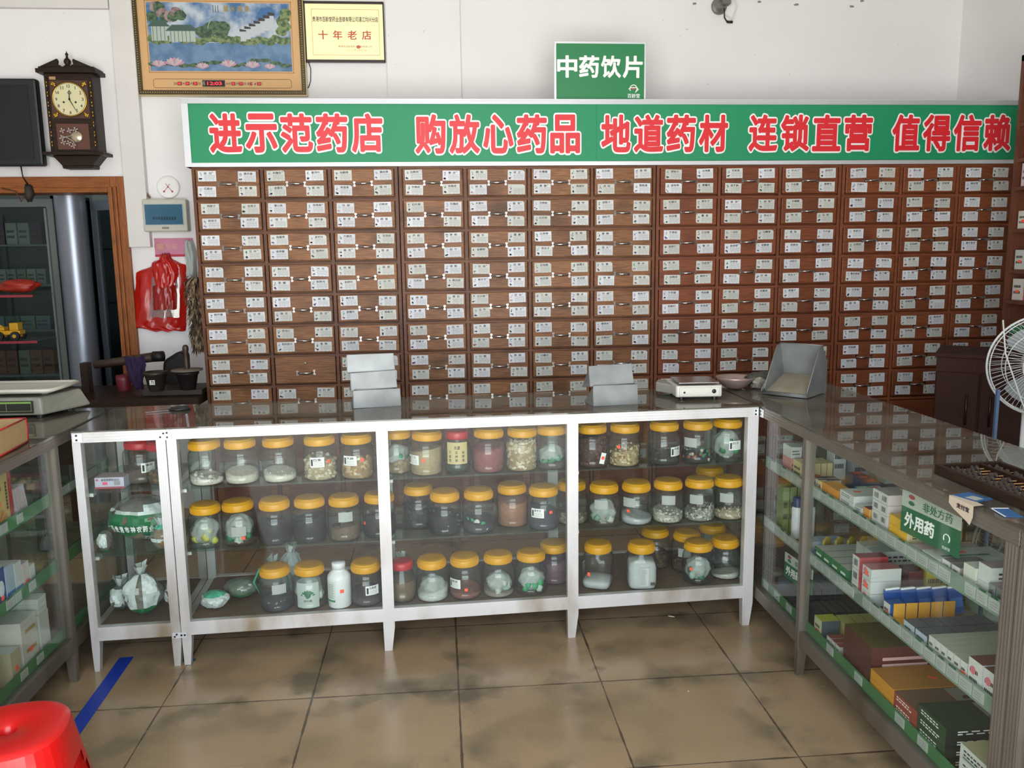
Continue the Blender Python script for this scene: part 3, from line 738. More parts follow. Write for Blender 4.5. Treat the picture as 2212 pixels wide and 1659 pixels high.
jar(1358, 1013, S1, 'yellow-lidded jar over half full of pale yellow chips, beside the loop-handled jar', ('chunk', '#AD956C', .072), (['#C9B68C', '#D8C8A2', '#A88A5E', '#8E5E3C'], .008, 150, .4), price=(-.55, .085))
jar(1444, 1008, S1, 'yellow-lidded jar with dark pieces and a white label on its right side', ('chunk', '#221C1A', .05), (['#2E2624', '#1C1716'], .011, 60, .5), sticker=('凤尾', .62, .04))
jar(1517, 1004, S1, 'yellow-lidded jar of dark pieces with coloured packets on top', ('chunk', '#241F20', .05), (['#2E2826', '#A0563A', '#3F7F5E', '#C9C2B4'], .01, 60, .5), sticker=('', -.75, .075))
jar(1580, 999, S1, 'yellow-lidded jar packed with a bright green bag, labelled 白芷', None, None, bag=(['#1F8A4C', '#2E9A5C', '#137A40'], .068), sticker=('白芷', .25, .055))
jar(436, 1190, S2, 'yellow-lidded jar holding a clear bag with bright yellow contents', None, None, bag=(['#C9C95A', '#D3D27A'], .062), scale=.97)
jar(509, 1189, S2, 'yellow-lidded jar stuffed with a green printed bag and a blank white label', None, None, bag=(['#2E7E5A', '#1F6E48', '#B9C9BE'], .064), sticker=('', .15, .05), price=(.4, .035))
jar(588, 1183, S2, 'yellow-lidded jar of jet black beads, middle shelf next to the green printed bag', ('chunk', '#101013', .088), (['#16161A', '#0E0E10'], .006, 120, .8))
jar(665, 1177, S2, 'yellow-lidded jar of black seeds beside the jar of fine brown seeds', ('powder', '#131317', .104))
jar(741, 1174, S2, 'yellow-lidded jar a third full of fine brown seeds', ('powder', '#6E5A4E', .054), (['#7E685A', '#5E4C42'], .004, 120), sticker=('', .2, .09))
jar(818, 1166, S2, 'yellow-lidded jar of dark seeds half hidden by the second post, middle shelf', ('powder', '#26222A', .092), price=(-.95, .06))
jar(905, 1145, S2, 'yellow-lidded jar of black dried pieces standing a little behind its neighbour', ('chunk', '#1A1716', .1), (['#262120', '#141211', '#3A3430'], .011, 110, .5))
jar(962, 1160, S2, 'yellow-lidded jar of black powder with a pale green slip inside', ('powder', '#0F0F12', .085), (['#5E8A6A', '#86A88A'], .005, 10))
jar(1036, 1156, S2, 'yellow-lidded jar of dark grey powder with a green and white packet', ('powder', '#3A3A40', .05), (['#3FA873', '#D8DAD6', '#6FBF96'], .011, 7, .4))
jar(1111, 1142, S2, 'yellow-lidded jar nearly full of tan orange powder', ('powder', '#9A6A52', .118), sticker=None)
jar(1179, 1150, S2, 'yellow-lidded jar of dark grey seeds labelled 牵牛子', ('powder', '#3E3E48', .078), sticker=('牵牛子', -.5, .06), price=(.35, .078))
jar(1241, 1136, S2, 'yellow-lidded jar standing right behind the third post on the middle shelf', ('chunk', '#8A7F76', .04), (['#A89C90', '#8A7C70'], .008, 60))
jar(1311, 1142, S2, 'yellow-lidded jar holding a clear bag with a few green and white bits', None, None, bag=(['#7E9A86', '#C8CCC6'], .045), sticker=('', -.35, .085))
jar(1384, 1139, S2, 'yellow-lidded jar with a low layer of fine pale grey powder and an orange price sticker', ('powder', '#B4B6BA', .036), price=(-.75, .06), sticker=('', -.72, .085))
jar(1453, 1136, S2, 'yellow-lidded jar of white lumps and shells on the middle shelf', ('lump', '#B8B4A8', .045), (['#D8D4C8', '#C4BCA8', '#AFA798', '#7E8A86'], .009, 90, .6), sticker=('', -.2, .09))
jar(1524, 1133, S2, 'yellow-lidded jar of speckled grey and white chips', ('chunk', '#9A968E', .055), (['#D3D0C6', '#8E8A84', '#B8B4A8', '#55504C'], .0065, 170, .5), sticker=('', -.5, .085))
jar(1589, 1129, S2, 'yellow-lidded jar with a little heap of cream chips, middle shelf beside the corner post', ('chunk', '#A8977C', .036), (['#D0C4AA', '#B8A88A'], .007, 100, .5), sticker=('', -.5, .085))
jar(593, 1326, S3, 'yellow-lidded jar of dark blue-grey powder with a little packet, on the bottom board', ('powder', '#26262E', .058), (['#5E7A68', '#8AA08E'], .006, 8), sticker=('', .35, .085))
jar(790, 1314, S3, 'yellow-lidded jar of purplish brown grains labelled 白燕麦', ('powder', '#4A3A44', .046), sticker=('白燕麦', .45, .055))
jar(935, 1306, S3, 'cloudy yellow-lidded jar with white powder in its bottom, next to the red-lidded pickle jar', ('powder', '#CFCFC9', .045), None, bag=(None, .05))
jar(1007, 1299, S3, 'yellow-lidded jar with red-brown powder in its bottom and a large white label', ('powder', '#7E4C40', .038), sticker=('滑石粉', -.75, .055), price=(.02, .045))
jar(1080, 1296, S3, 'yellow-lidded jar with beige powder and folded papers inside', ('powder', '#8E8476', .026), None, bag=(['#C3CCC6', '#A8C0B4'], .05))
jar(1152, 1293, S3, 'yellow-lidded jar holding a white pleated bag with a green corner', None, None, bag=(['#3FA873', '#BFD6CA'], .05))
jar(1202, 1266, S3, 'yellow-lidded jar of plum coloured powder standing behind the pleated bag jar', ('powder', '#6A4A5A', .105))
jar(1522, 1272, S3, 'foremost yellow-lidded jar of the right group on the bottom board, with a green-flecked bag', None, None, bag=(['#5E8A78', '#3E7A64', '#A8BDB2'], .05), price=(-.75, .07))
jar(1577, 1255, S3, 'yellow-lidded jar with a thin layer of white powder on the bottom board', ('powder', '#BDB9AE', .02))
jar(1423, 1232, S3, 'yellow-lidded jar of brown herbs standing behind the white square jar', ('chunk', '#4A3526', .075), (['#6A4C34', '#4E3826', '#2E2018'], .012, 80, .4))
jar(1491, 1240, S3, 'yellow-lidded jar of brown herbs with a white label, behind the green-flecked jar', ('chunk', '#3A2C22', .06), (['#5A4230', '#3E2C20'], .012, 60, .4), sticker=('', -.4, .08))
jar(1546, 1222, S3, 'rearmost yellow-lidded jar on the bottom board near the corner post', ('powder', '#3A332C', .03))
jar(1542, 1098, S2, 'yellow-lidded jar at the back of the middle shelf behind the speckled chips', ('powder', '#4A4640', .02))
jar(270, 1062, S1, 'red-lidded jar of brown powder with a 薄 label beside the white carton', ('powder', '#5A4A40', .07), sticker=('薄荷', .75, .05), red=True, scale=.98, pos=(-1.205, 3.36))
jar(335, 1058, S1, 'red-lidded jar of brown herb pieces against the double post', ('chunk', '#5A4632', .06), (['#7A5E40', '#4E3A28'], .011, 70, .5), red=True, scale=.98, pos=(-1.062-.045, 3.33))

# red-capped honey-style jars
def pickle_jar(px, py, z, label, bodycol, lab):
    p = atz(px, py, z); root = empty('pickle_jar', (p.x, max(p.y+.055, AY+(p.x-AX)*.0396+.08), z+.001)); tag(root, label, 'jar')
    pr_ = [(0, .003), (.045, 0), (.053, .008), (.056, .03), (.053, .034), (.058, .055), (.0575, .085), (.05, .115), (.04, .132), (.038, .15)]
    MB().lathe(pr_, JARM, None, 32, cap=False).obj('jar_body', root)
    MB().lathe([(.038, .138), (.0455, .138), (.047, .142), (.047, .162), (.044, .168), (.03, .17), (0, .17)], REDP, None, 32, cap=False).obj('lid', root)
    MB().lathe([(0, .005), (.044, .005), (.0545, .03), (.0515, .034), (.056, .055), (.055, .09)] if not lab else [(0, .005), (.044, .004), (.0545, .03), (.05, .034)], mat(bodycol, .4, var=.15, vs=20), None, 24).obj('filling', root)
    if lab:
        m = MB(); patch(m, .0585, -.05, .75, .04, .13, mat('#B9A878', .6)); f = wrap(.059, -.05)
        m.text('永源', -.012, .1, .024, .016, INK, off=.02, fn=f, res=1)
        for k, c in enumerate(('下咸菜', '百种鲜', '有喷香')):
            for q, ch in enumerate(c): m.text(ch, -.036+k*.028, .082-q*.016, .011, .012, INK, off=.015, fn=f, res=1)
        m.obj('paper_label', root)
    return root
pickle_jar(990, 1024, S1, 'small red-lidded jar with a gold Chinese label and dark green base', '#1E3A28', True)
pickle_jar(869, 1306, S3, 'small red-lidded jar of murky brown liquid on the bottom board', '#6E5A3C', False)

# square jars
def square_jar(px, py, rz, label, lev, full):
    p = atz(px, py, ZB_); root = empty('square_jar', (p.x, p.y+.07, ZB_+.001), rz); tag(root, label, 'jar')
    def sq(h, z, n=24, e=5):
        o = []
        for k in range(n):
            a = 2*math.pi*k/n; c, s_ = math.cos(a), math.sin(a); r = h/((abs(c)**e+abs(s_)**e)**(1/e)); o.append((r*c, r*s_, z))
        return o
    def loft(rings, mt, cap=True):
        m = MB(); n = 24; v = sum(rings, []); f = []
        for i in range(len(rings)-1): f += [(i*n+k, i*n+(k+1) % n, (i+1)*n+(k+1) % n, (i+1)*n+k) for k in range(n)]
        if cap: f += [tuple(range(n-1, -1, -1)), tuple((len(rings)-1)*n+k for k in range(n))]
        return m.add(v, f, mt, None, True)
    circ = lambda r, z: [(r*math.cos(2*math.pi*k/24), r*math.sin(2*math.pi*k/24), z) for k in range(24)]
    b = loft([sq(.045, .0), sq(.058, .004), sq(.062, .02), sq(.062, .06), sq(.0605, .065), sq(.062, .07), sq(.063, .12), sq(.060, .135), circ(.052, .15), circ(.05, .158), circ(.05, .168)], JARM, False)
    b.obj('jar_body', root)
    l = bpy.data.objects.new('lid', lid(None)); COL.objects.link(l); l.parent = root; l.location.z = .006; l.scale = (.93, .93, 1)
    loft([sq(.044, .002), sq(.056, .006), sq(.060, .022), sq(.060, lev*.8), sq(.052, lev), sq(.02, lev*1.05)], mat('#C9CACB', .8, var=.05, vs=40)).obj('filling', root)
    m = MB()
    if full:
        m.box(-.018, -.0635, .02, .022, -.0625, .10, mat('#B5B8B4', .6))
        for k in range(14): m.box(-.014, -.0638, .025+k*.005, .004+R.uniform(0, .012), -.0633, .0265+k*.005, GREYT)
        for k in range(6): m.box(.03+k*.0035, -.0632, .022, .032+k*.0035, -.0626, .036, INK)
        m.obj('paper_label', root)
    else: m.box(-.0635, -.02, .05, -.0625, .02, .10, WHITE).box(-.03, -.0636, .062, -.018, -.0626, .078, TAG).obj('price_sticker', root)
    return root
square_jar(1298, 1278, rad(-24), 'square yellow-lidded jar with fine white powder and an orange price sticker, turned askew', .036, False)
square_jar(1393, 1278, rad(-4), 'square yellow-lidded jar almost full of white powder with a printed grey panel', .115, True)
# white plastic bottle
p = atz(732, 1318, ZB_); wbt = empty('pill_bottle', (p.x, p.y+.052, ZB_+.001)); tag(wbt, 'tall opaque white plastic bottle with white screw cap', 'bottle')
PL = mat('#D9DADB', .35)
MB().lathe([(0, 0), (.042, 0), (.047, .005), (.0475, .12), (.046, .13), (.034, .146), (.026, .152), (.026, .158)], PL, None, 36).obj('bottle_body', wbt)
MB().lathe([(.026, .158), (.0275, .158), (.028, .182), (.026, .185), (0, .1855)], PL, None, 36).obj('cap', wbt)
m = MB(); patch(m, .048, -.75, .5, .03, .115, mat('#CBD0C8', .5)); patch(m, .0483, -.75, .48, .03, .038, mat('#2F7A50', .5))
for k in range(9): patch(m, .0483, -.7, .3, .045+k*.007, .048+k*.007, GREYT, 3)
m.obj('paper_label', wbt)
patch(MB(), .0483, .32, .17, .068, .083, TAG, 3).obj('price_sticker', wbt)
# ------------------------------------------------------------------ medicine cartons
ORD = ['first', 'second', 'third', 'fourth', 'fifth', 'sixth', 'seventh', 'eighth', 'ninth', 'tenth']
def carton(x0, x1, y0, y1, z0, z1, fc_, sc_, tc_, label, deco='', price=None, group=None, name='medicine_box', rz=0, cat='box'):
    """front face looks to -x, near face to -y; fc_/sc_/tc_ colour front, near side and top"""
    cx, cy = (x0+x1)/2, (y0+y1)/2; w, d, h = (x1-x0)/2-.0006, (y1-y0)/2-.0006, z1-z0-.0004
    root = MB(); a, b, c = mat(fc_, .5), mat(sc_, .5), mat(tc_, .5)
    v = [(-w,-d,0),(w,-d,0),(w,d,0),(-w,d,0),(-w,-d,h),(w,-d,h),(w,d,h),(-w,d,h)]
    root.add(v, [(3, 0, 4, 7)], a); root.add(v, [(1, 2, 6, 5), (0, 1, 5, 4), (2, 3, 7, 6)], b); root.add(v, [(4, 5, 6, 7), (0, 3, 2, 1)], c)
    rnd = random.Random(int((cx*991+cy*577+z0*313)*1000))
    X, Y = -w-.0004, -d-.0004
    def fx(u0, q0, u1, q1, mm, e=0):    # on the front: u along -y.. from far to near, q in z (fractions)
        ya, yb = d-2*d*u0, d-2*d*u1; root.quad((X-e, ya, h*q0), (X-e, yb, h*q0), (X-e, yb, h*q1), (X-e, ya, h*q1), mm)
    def fy(u0, q0, u1, q1, mm, e=0):
        xa, xb = -w+2*w*u0, -w+2*w*u1; root.quad((xa, Y-e, h*q0), (xb, Y-e, h*q0), (xb, Y-e, h*q1), (xa, Y-e, h*q1), mm)
    def ft(u0, q0, u1, q1, mm):         # on top
        root.quad((-w+2*w*u0, -d+2*d*q0, h+.0004), (-w+2*w*u1, -d+2*d*q0, h+.0004), (-w+2*w*u1, -d+2*d*q1, h+.0004), (-w+2*w*u0, -d+2*d*q1, h+.0004), mm)
    ink = INK if 'L' not in deco else WHITEL
    if 'b' in deco:
        for k in range(9): fx(.2+k*.065, .25, .2+k*.065+rnd.uniform(.015, .045), .75, INK)
    if 't' in deco:
        for q in range(2):
            u = .12
            while u < .7: l = rnd.uniform(.05, .1); fx(u, .3+q*.28, u+l, .42+q*.28, ink); u += l+.03
    if 's' in deco:
        for q in range(2):
            u = .1
            while u < .75: l = rnd.uniform(.04, .09); fy(u, .3+q*.25, u+l, .42+q*.25, ink); u += l+.03
    if 'r' in deco: fx(0, 0, .3, 1, mat('#8E2A2E', .5)); ft(0, 0, .4, 1, mat('#8E2A2E', .5))
    if 'm' in deco: fy(.35, 0, 1, 1, mat('#9A2430', .5)); ft(.35, .05, .8, .4, WHITE)
    if 'g' in deco: ft(.1, .2, .8, .35, mat('#3F6E58', .5)); fx(.1, .08, .9, .2, mat('#3F6E58', .5))
    if 'p' in deco: root.lathe([(min(d, h)*.42, 0), (0, .0002)], mat('#C9707A', .5), TR((X, d*.3, h*.66)) @ RY(rad(-90)), 16, cap=False)
    if 'u' in deco: fx(0, 0, 1, .3, mat('#2E63A8', .5)); fy(0, 0, 1, .3, mat('#2E63A8', .5))
    if 'c' in deco:
        for q in range(4): fy(.12, .25+q*.15, .12+rnd.uniform(.4, .75), .32+q*.15, mat('#C9A09A', .5))
    o = root.obj(name, None); o.location = (cx, cy, z0+.0002); o.rotation_euler.z = rz
    tag(o, label, cat, group)
    if price:
        m = MB(); hw = .0125
        if price == 'top': m.box(-hw, -.006, h+.0006, hw, .006, h+.001, TAG, TR((rnd.uniform(-.4, .2)*w, rnd.uniform(-.4, .4)*d, 0)) @ RZ(rnd.uniform(-.5, .5)))
        elif price == 'front': m.box(X-.001, -.011, h*.35, X-.0005, .011, h*.35+.013, TAG)
        else: m.box(-.011, Y-.001, h*.3, .011, Y-.0005, h*.3+.013, TAG)
        m.obj('price_sticker', o)
    return o
RW = '#C9CBC8'
ZU, ZM, ZL = SH[0]+.0005, SH[1]+.0005, ZB_+.0005
WH1, WH2, CRM, YLW, ORG = '#C4C6C2', '#B9BBB8', '#CDBE8A', '#D9A92C', '#CF8A2E'
X0 = 1.360
# ---- upper shelf, far bay
for k in range(5):
    carton(X0+k*.024, X0+k*.024+.022, 2.97, 3.06, ZU, ZU+.075, CRM, CRM, '#D8CC9C', f'{ORD[k]} from the front glass of five upright cream boxes, upper shelf far bay', 't')
    o = bpy.data.objects[-1] if False else None
for k in range(2):
    carton(X0+.0+k*.05, X0+k*.05+.046, 3.08, 3.16, ZU, ZU+.07, '#C98E86', '#C98E86', '#C9A49C', ['left', 'right'][k]+' one of two pink boxes behind the upright cream boxes', 's')
    carton(X0+.0+k*.05, X0+k*.05+.044, 3.08, 3.16, ZU+.0705, ZU+.115, WH1, WH1, WH1, ['left', 'right'][k]+' white box standing on a pink box in the far bay', 's')
carton(X0+.135, X0+.185, 3.0, 3.06, ZU, ZU+.15, WH1, WH1, WH1, 'tall white box beside the upright cream boxes', 's')
carton(X0+.2, X0+.26, 2.97, 3.03, ZU, ZU+.13, '#A9ACB2', '#9EA2AA', WH2, 'tall pale grey box with crimson foot in the far bay', 's')
carton(X0+.3, X0+.36, 2.92, 2.98, ZU, ZU+.12, '#A9C0CA', '#B7C6CC', WH1, 'tall pale blue white box seen behind the thin post', 's')
carton(X0+.0, X0+.05, 2.92, 2.95, ZU, ZU+.04, '#A22A34', '#A22A34', '#A22A34', 'little crimson box beside the navy-topped boxes')
for k in range(2): carton(X0, X0+.08, 2.885-k*.033-.03, 2.885-k*.033, ZU, ZU+.05, WH1, WH1, '#1F2C5A', ['farther', 'nearer'][k]+' of two white boxes with navy tops by the thin post', 't')
# ---- upper shelf, near bay
for k in range(3): carton(X0+.11, X0+.16, 2.70+k*.05, 2.745+k*.05, ZU, ZU+.075, '#33415E', '#33415E', '#8E3A48', f'navy box with orange sticker, {ORD[2-k]} from the thin post, upper shelf', '', 'top')
for k in range(2):
    for q in range(2): carton(X0+.06+q*.045, X0+.102+q*.045, 2.595+k*.05, 2.64+k*.05, ZU, ZU+.066, '#3E78A8', '#3E78A8', '#A9C6B4', f'{["left", "right"][q]} {["nearer", "farther"][k]} blue box with zigzag lid edge above the orange box', 's', 'top' if q == k else None)
carton(X0-.01, X0+.045, 2.665, 2.79, ZU, ZU+.058, ORG, ORG, '#D99A3E', 'orange box just past the thin post on the upper shelf', '', None)
carton(X0-.01, X0+.02, 2.795, 2.822, ZU, ZU+.055, CRM, CRM, CRM, 'narrow cream box with a price sticker against the thin post', 'b', 'front')
carton(X0+.16, X0+.30, 2.48, 2.60, ZU, ZU+.05, ORG, ORG, '#D08C2E', 'flat orange box lying behind the blue zigzag boxes', 'g')
for k in range(3):
    carton(X0-.012, X0+.10, 2.555, 2.65, ZU+k*.024, ZU+k*.024+.0235, WH1, WH1, '#C9CCC0', f'white flat box, {ORD[k]} from the bottom of the stack beside the orange box', 't', 'top' if k == 2 else None)
for k in range(2):
    carton(X0-.012, X0+.08, 2.50, 2.545, ZU+k*.024, ZU+k*.024+.0235, WH2, WH2, '#C4CCC4', f'{["lower", "upper"][k]} small white box before the crimson-sided stack', 't')
carton(X0-.01, X0+.08, 2.455, 2.495, ZU, ZU+.058, ORG, '#D79C4A', '#6E2A2A', 'orange box touching the crimson-sided stack', '', 'top')
for k in range(4):
    for q in range(2):
        carton(X0-.01, X0+.19, 2.35+q*.046, 2.395+q*.046, ZU+k*.034, ZU+k*.034+.0335, WH1, '#C9B9B6', '#B9A9A8', f'crimson-sided white box, {ORD[k]} layer of the {["nearer", "farther"][q]} column, upper shelf', 'bm', 'top' if k == 3 else None)
for k in range(3):
    for q in range(2):
        carton(X0-.012+q*.002, X0+.16, 2.235+q*.053, 2.285+q*.053, ZU+k*.028, ZU+k*.028+.0275, YLW, '#B9AE8A', '#D3A93A', f'yellow box with black stripe, {ORD[k]} layer, {["nearer", "farther"][q]} column', 's', 'top' if (k, q) == (2, 1) else None)
carton(X0-.012, X0+.17, 2.165, 2.215, ZU, ZU+.03, '#B04A44', '#B9B2AE', '#C4B2AE', 'red and white flat box between the yellow stack and the green sign', 'b', 'top')
carton(X0-.012, X0+.19, 2.075, 2.155, ZU, ZU+.036, WH1, WH1, '#C9CCC0', 'cream white flat box with two orange stickers beneath the green sign', 'tg', 'top')
for k in range(3): carton(X0+.19, X0+.33, 1.93, 2.0, ZU+k*.03, ZU+k*.03+.0295, '#4E78A8', ['#A9B4C4', '#4E86B8', '#B8C0C6'][k], ['#A9B4C4', '#4E86B8', '#C4B8B4'][k], f'blue and white box, {ORD[k]} from the bottom of the stack right of the green sign', 's', 'top' if k == 2 else None)
for k in range(2):
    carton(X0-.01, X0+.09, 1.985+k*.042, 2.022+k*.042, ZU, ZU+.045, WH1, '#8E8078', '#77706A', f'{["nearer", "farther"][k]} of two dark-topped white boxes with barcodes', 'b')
for k in range(2): carton(X0-.008, X0+.06, 1.925, 1.975, ZU+k*.034, ZU+k*.034+.0335, '#C9CBBE', '#C9CBBE', '#C9CCC0', f'{["lower", "upper"][k]} plain cream box left of the big white barcode box', '', 'front' if k == 0 else None)
carton(X0-.005, X0+.2, 1.87, 1.92, ZU+.045, ZU+.09, WH1, WH1, '#A08E8A', 'big white box with brown top near the end post, lying on another', 's', 'top')
carton(X0-.005, X0+.19, 1.872, 1.92, ZU, ZU+.0445, WH2, WH2, WH2, 'white box carrying the big brown-topped box', 's')
for k in range(2): carton(X0-.012, X0+.15, 1.812+k*.029, 1.838+k*.029, ZU, ZU+.055, '#6E7878', '#6A5A5E', '#7A6E70', f'{["nearer", "farther"][k]} grey box with barcode end next to the end post', 'b', 'top')
for k in range(2): carton(X0-.012, X0+.12, 1.745+k*.032, 1.774+k*.032, ZU, ZU+.062, WH1, WH1, WH1, f'{["nearer", "farther"][k]} white box with small print touching the end post', 't')
# ---- middle shelf
for k in range(2):
    p = (X0+.035+k*.05, 3.08); t = empty('spray_bottle', (p[0], p[1], ZM)); tag(t, f'{["left", "right"][k]} tall white bottle with navy cap in the far bay', 'bottle')
    MB().lathe([(0, 0), (.021, 0), (.022, .004), (.022, .12), (.018, .13)], PL, None, 20).obj('bottle_body', t)
    MB().lathe([(.0185, .128), (.0185, .165), (.015, .168), (0, .168)], mat('#2A3566', .4), None, 20).obj('cap', t)
for k in range(3): carton(X0+.03*k, X0+.03*k+.027, 3.14, 3.2, ZM, ZM+.19, '#6E7A46', '#76824C', '#7E8A50', f'{ORD[k]} from the front of three olive boxes behind the spray bottles', 's')
carton(X0+.01, X0+.14, 2.89, 2.95, ZM, ZM+.05, '#5E8AB4', '#8EA8BE', '#8EA8BE', 'pale blue display tray with orange sticker in front of the round yellow cards', 'ts', 'front')
for k in range(5):
    t = MB(); pts = [(-.03, 0), (.03, 0), (.034, .04), (.024, .07), (0, .08), (-.024, .07), (-.034, .04)]
    t.prism(pts, 0, .008, mat('#B09A3A', .5), RX(rad(90)))
    t.box(-.03, -.010, .006, .03, -.0082, .026, mat('#3E6A8E', .5))
    o = t.obj('yellow_pack', None); o.location = (X0+.05+.045*k, 2.86-.004*k, ZM+.001 if k else ZM+.001); o.rotation_euler = (0, 0, rad(38))
    tag(o, f'{ORD[k]} from the front glass of the upright yellow packs with rounded tops', 'packet', 'upright yellow packs on the middle shelf')
for k in range(4):
    carton(X0-.012, X0+.24, 2.565+k*.062, 2.625+k*.062, ZM, ZM+.066, '#2F6E3E', '#2A5E44', '#B0B2A8', f'wide green-fronted box with grey top, {ORD[k]} counting away from the red boxes', 'tL' if k else 'tLs')
    if k < 2: carton(X0+.08, X0+.27, 2.58+k*.06, 2.635+k*.06, ZM+.067, ZM+.12, '#B4B8B0', '#B4B8B4', '#B8BCB4', f'{["nearer", "farther"][k]} translucent white box on top of the green-fronted boxes', 's')
for k in range(3):
    carton(X0-.01, X0+.09, 2.50, 2.545, ZM+k*.045, ZM+k*.045+.0445, WH1, '#A8363A', '#8E3A3E', f'red medicine box with white end, {ORD[k]} from the bottom, middle shelf', 'b', 'side' if k == 1 else None)
for k in range(3):
    carton(X0-.012, X0+.09, 2.42, 2.475, ZM+k*.042, ZM+k*.042+.0415, WH1, WH1, '#B9706E', f'white box with red blossoms, {ORD[k]} from the bottom, beside the blue packets', 'pt', 'front' if k else None)
carton(X0+.12, X0+.17, 2.43, 2.49, ZM, ZM+.11, '#5A2A26', '#5E2E28', '#6A3A30', 'tall maroon box behind the blossom boxes')
carton(X0+.18, X0+.25, 2.43, 2.49, ZM, ZM+.12, '#B9A83A', '#B0A23A', '#C4B650', 'tall mustard box behind the blossom boxes', 's')
for k in range(5):
    t = MB().box(0, 0, 0, .05, .012, .085, mat('#1E4E9A', .45)).box(.004, -.001, .02, .046, 0, .05, mat(['#C99A4A', '#2A62B0', '#3A72C0', '#2A62B0', '#3A72C0'][k], .5)).box(.0, -.0008, .08, .05, .0125, .0855, WHITE)
    o = t.obj('blue_packet', None); o.location = (X0+.01+k*.05, 2.345-.002*k, ZM+.001); o.rotation_euler = (rad(-14), 0, rad(8))
    tag(o, f'{ORD[k]} from the front of the leaning blue packets', 'packet', 'leaning blue packets on the middle shelf')
carton(X0-.012, X0+.04, 2.30, 2.338, ZM, ZM+.06, WH1, '#2A5A9E', '#2A5A9E', 'white-fronted blue box with an orange sticker by the mustard cards', 't', 'front')
for k in range(5):
    t = MB().box(0, 0, 0, .036, .05, .022, YL_ := mat('#C9943A', .5)).box(.003, -.0006, .002, .033, 0, .012, WHITE).box(0, .048, .0, .036, .05, .07, YL_)
    o = t.obj('mustard_packet', None); o.location = (X0-.01+k*.04, 2.235, ZM+.0005)
    tag(o, f'{ORD[k]} from the front of the mustard packets with upright flaps', 'packet', 'mustard packets with upright flaps')
for r_ in range(2):
    for k in range(5):
        carton(X0-.012+k*.05, X0+.036+k*.05, 2.105+r_*.062, 2.163+r_*.062, ZM, ZM+.05, '#A9B4C0' if k == 0 else '#55585E', '#4E5258', '#5E6268', f'grey-topped box, {ORD[k]} from the front glass in the {["nearer", "farther"][r_]} row', 'tu' if k == 0 else '')
for k in range(6):
    carton(X0-.012, X0+.2, 1.925+k*.029, 1.952+k*.029, ZM, ZM+.062, WH1, '#B4B6A6', '#A9AC9A', f'slim white box, {ORD[5-k]} counting from the grey-topped boxes', 'ts', 'front' if k == 0 else None)
for k in range(3):
    carton(X0-.012, X0+.12, 1.745+k*.06, 1.80+k*.06, ZM, ZM+.088, WH1, '#C4C0C8', '#6E4A42', f'upright white box with pink disc, {ORD[k]} from the end post', 'pt')
# ---- bottom board
for k in range(7):
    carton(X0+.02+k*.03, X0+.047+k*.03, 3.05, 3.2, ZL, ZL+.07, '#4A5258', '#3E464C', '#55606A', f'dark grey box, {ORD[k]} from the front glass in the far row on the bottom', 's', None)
for k in range(8):
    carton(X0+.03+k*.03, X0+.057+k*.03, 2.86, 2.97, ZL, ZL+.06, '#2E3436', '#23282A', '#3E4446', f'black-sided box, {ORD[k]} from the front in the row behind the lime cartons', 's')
carton(X0-.01, X0+.06, 2.74, 2.80, ZL, ZL+.085, '#B4BC9A', '#3E4A52', '#A8AE3E', 'lime-topped white carton beside the thin post on the bottom board', 't', 'front')
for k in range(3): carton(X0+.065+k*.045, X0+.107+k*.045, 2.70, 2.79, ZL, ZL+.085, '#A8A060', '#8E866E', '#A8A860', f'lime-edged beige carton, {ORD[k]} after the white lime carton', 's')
for k in range(3): carton(X0-.01, X0+.05, 2.6+k*.034, 2.63+k*.034, ZL, ZL+.055, WH2, '#8E8E84', '#7E3A34', f'white carton with maroon top, {ORD[k]} from the big maroon case', 'b', 'front' if k == 2 else None)
carton(X0-.005, X0+.30, 2.40, 2.585, ZL, ZL+.15, '#4E2420', '#55241F', '#5E552E', 'big maroon case with pale printed lines and olive top', 'c', 'top', name='carton_case')
for k in range(3):
    carton(X0-.012, X0+.31, 2.255+k*.0, 2.39, ZL+k*.03, ZL+k*.03+.0295, '#C98A22', '#C98A22', '#A8722A', f'orange flat case, {ORD[k]} from the bottom of its stack', 's', 'top' if k == 2 else None, name='carton_case')
for k in range(3):
    carton(X0-.012, X0+.3, 2.13, 2.25, ZL+k*.03, ZL+k*.03+.0295, '#8E3A2E', '#8E3A2E', '#6A5240', f'red flat case, {ORD[k]} from the bottom, between orange and dark green cases', 'tL', 'top' if k == 2 else None, name='carton_case')
for k in range(4):
    carton(X0-.012, X0+.33, 1.99, 2.125, ZL+k*.03, ZL+k*.03+.0295, '#1E3E26', '#16241C', '#1C3A26', f'dark green flat case with white lettering, {ORD[k]} from the bottom of its stack', 'tLs', 'top' if k == 3 else None, name='carton_case')
# deer picture printed on the two top cases
def deer(m, x, y, z, s, mm):
    P = [(-.5, -.1), (-.2, -.12), (-.15, -.45), (-.08, -.45), (-.06, -.12), (.2, -.1), (.26, -.45), (.33, -.44), (.32, -.05), (.42, .18), (.62, .2), (.6, .3), (.45, .34), (.5, .6), (.42, .6), (.36, .36), (.26, .2), (-.2, .1), (-.46, .06)]
    m.add([(x+a*s, y+b*s, z) for a, b in P], [tuple(range(len(P)))], mm)
for yy, zt in ((2.19, ZL+.09), (2.057, ZL+.12)):
    m = MB(); m.box(1.50, yy-.052, zt+.0008, 1.66, yy+.052, zt+.0012, mat('#8E8A7E', .6)).box(1.50, yy-.052, zt+.0013, 1.66, yy-.02, zt+.0015, mat('#8E5A2E', .6))
    deer(m, 1.57, yy+.0, zt+.002, .09, mat('#4A1F16', .6)); o = m.obj('printed_leaflet')
    tag(o, 'leaflet with a brown deer lying on the '+('red' if yy > 2.1 else 'dark green')+' cases', 'leaflet')
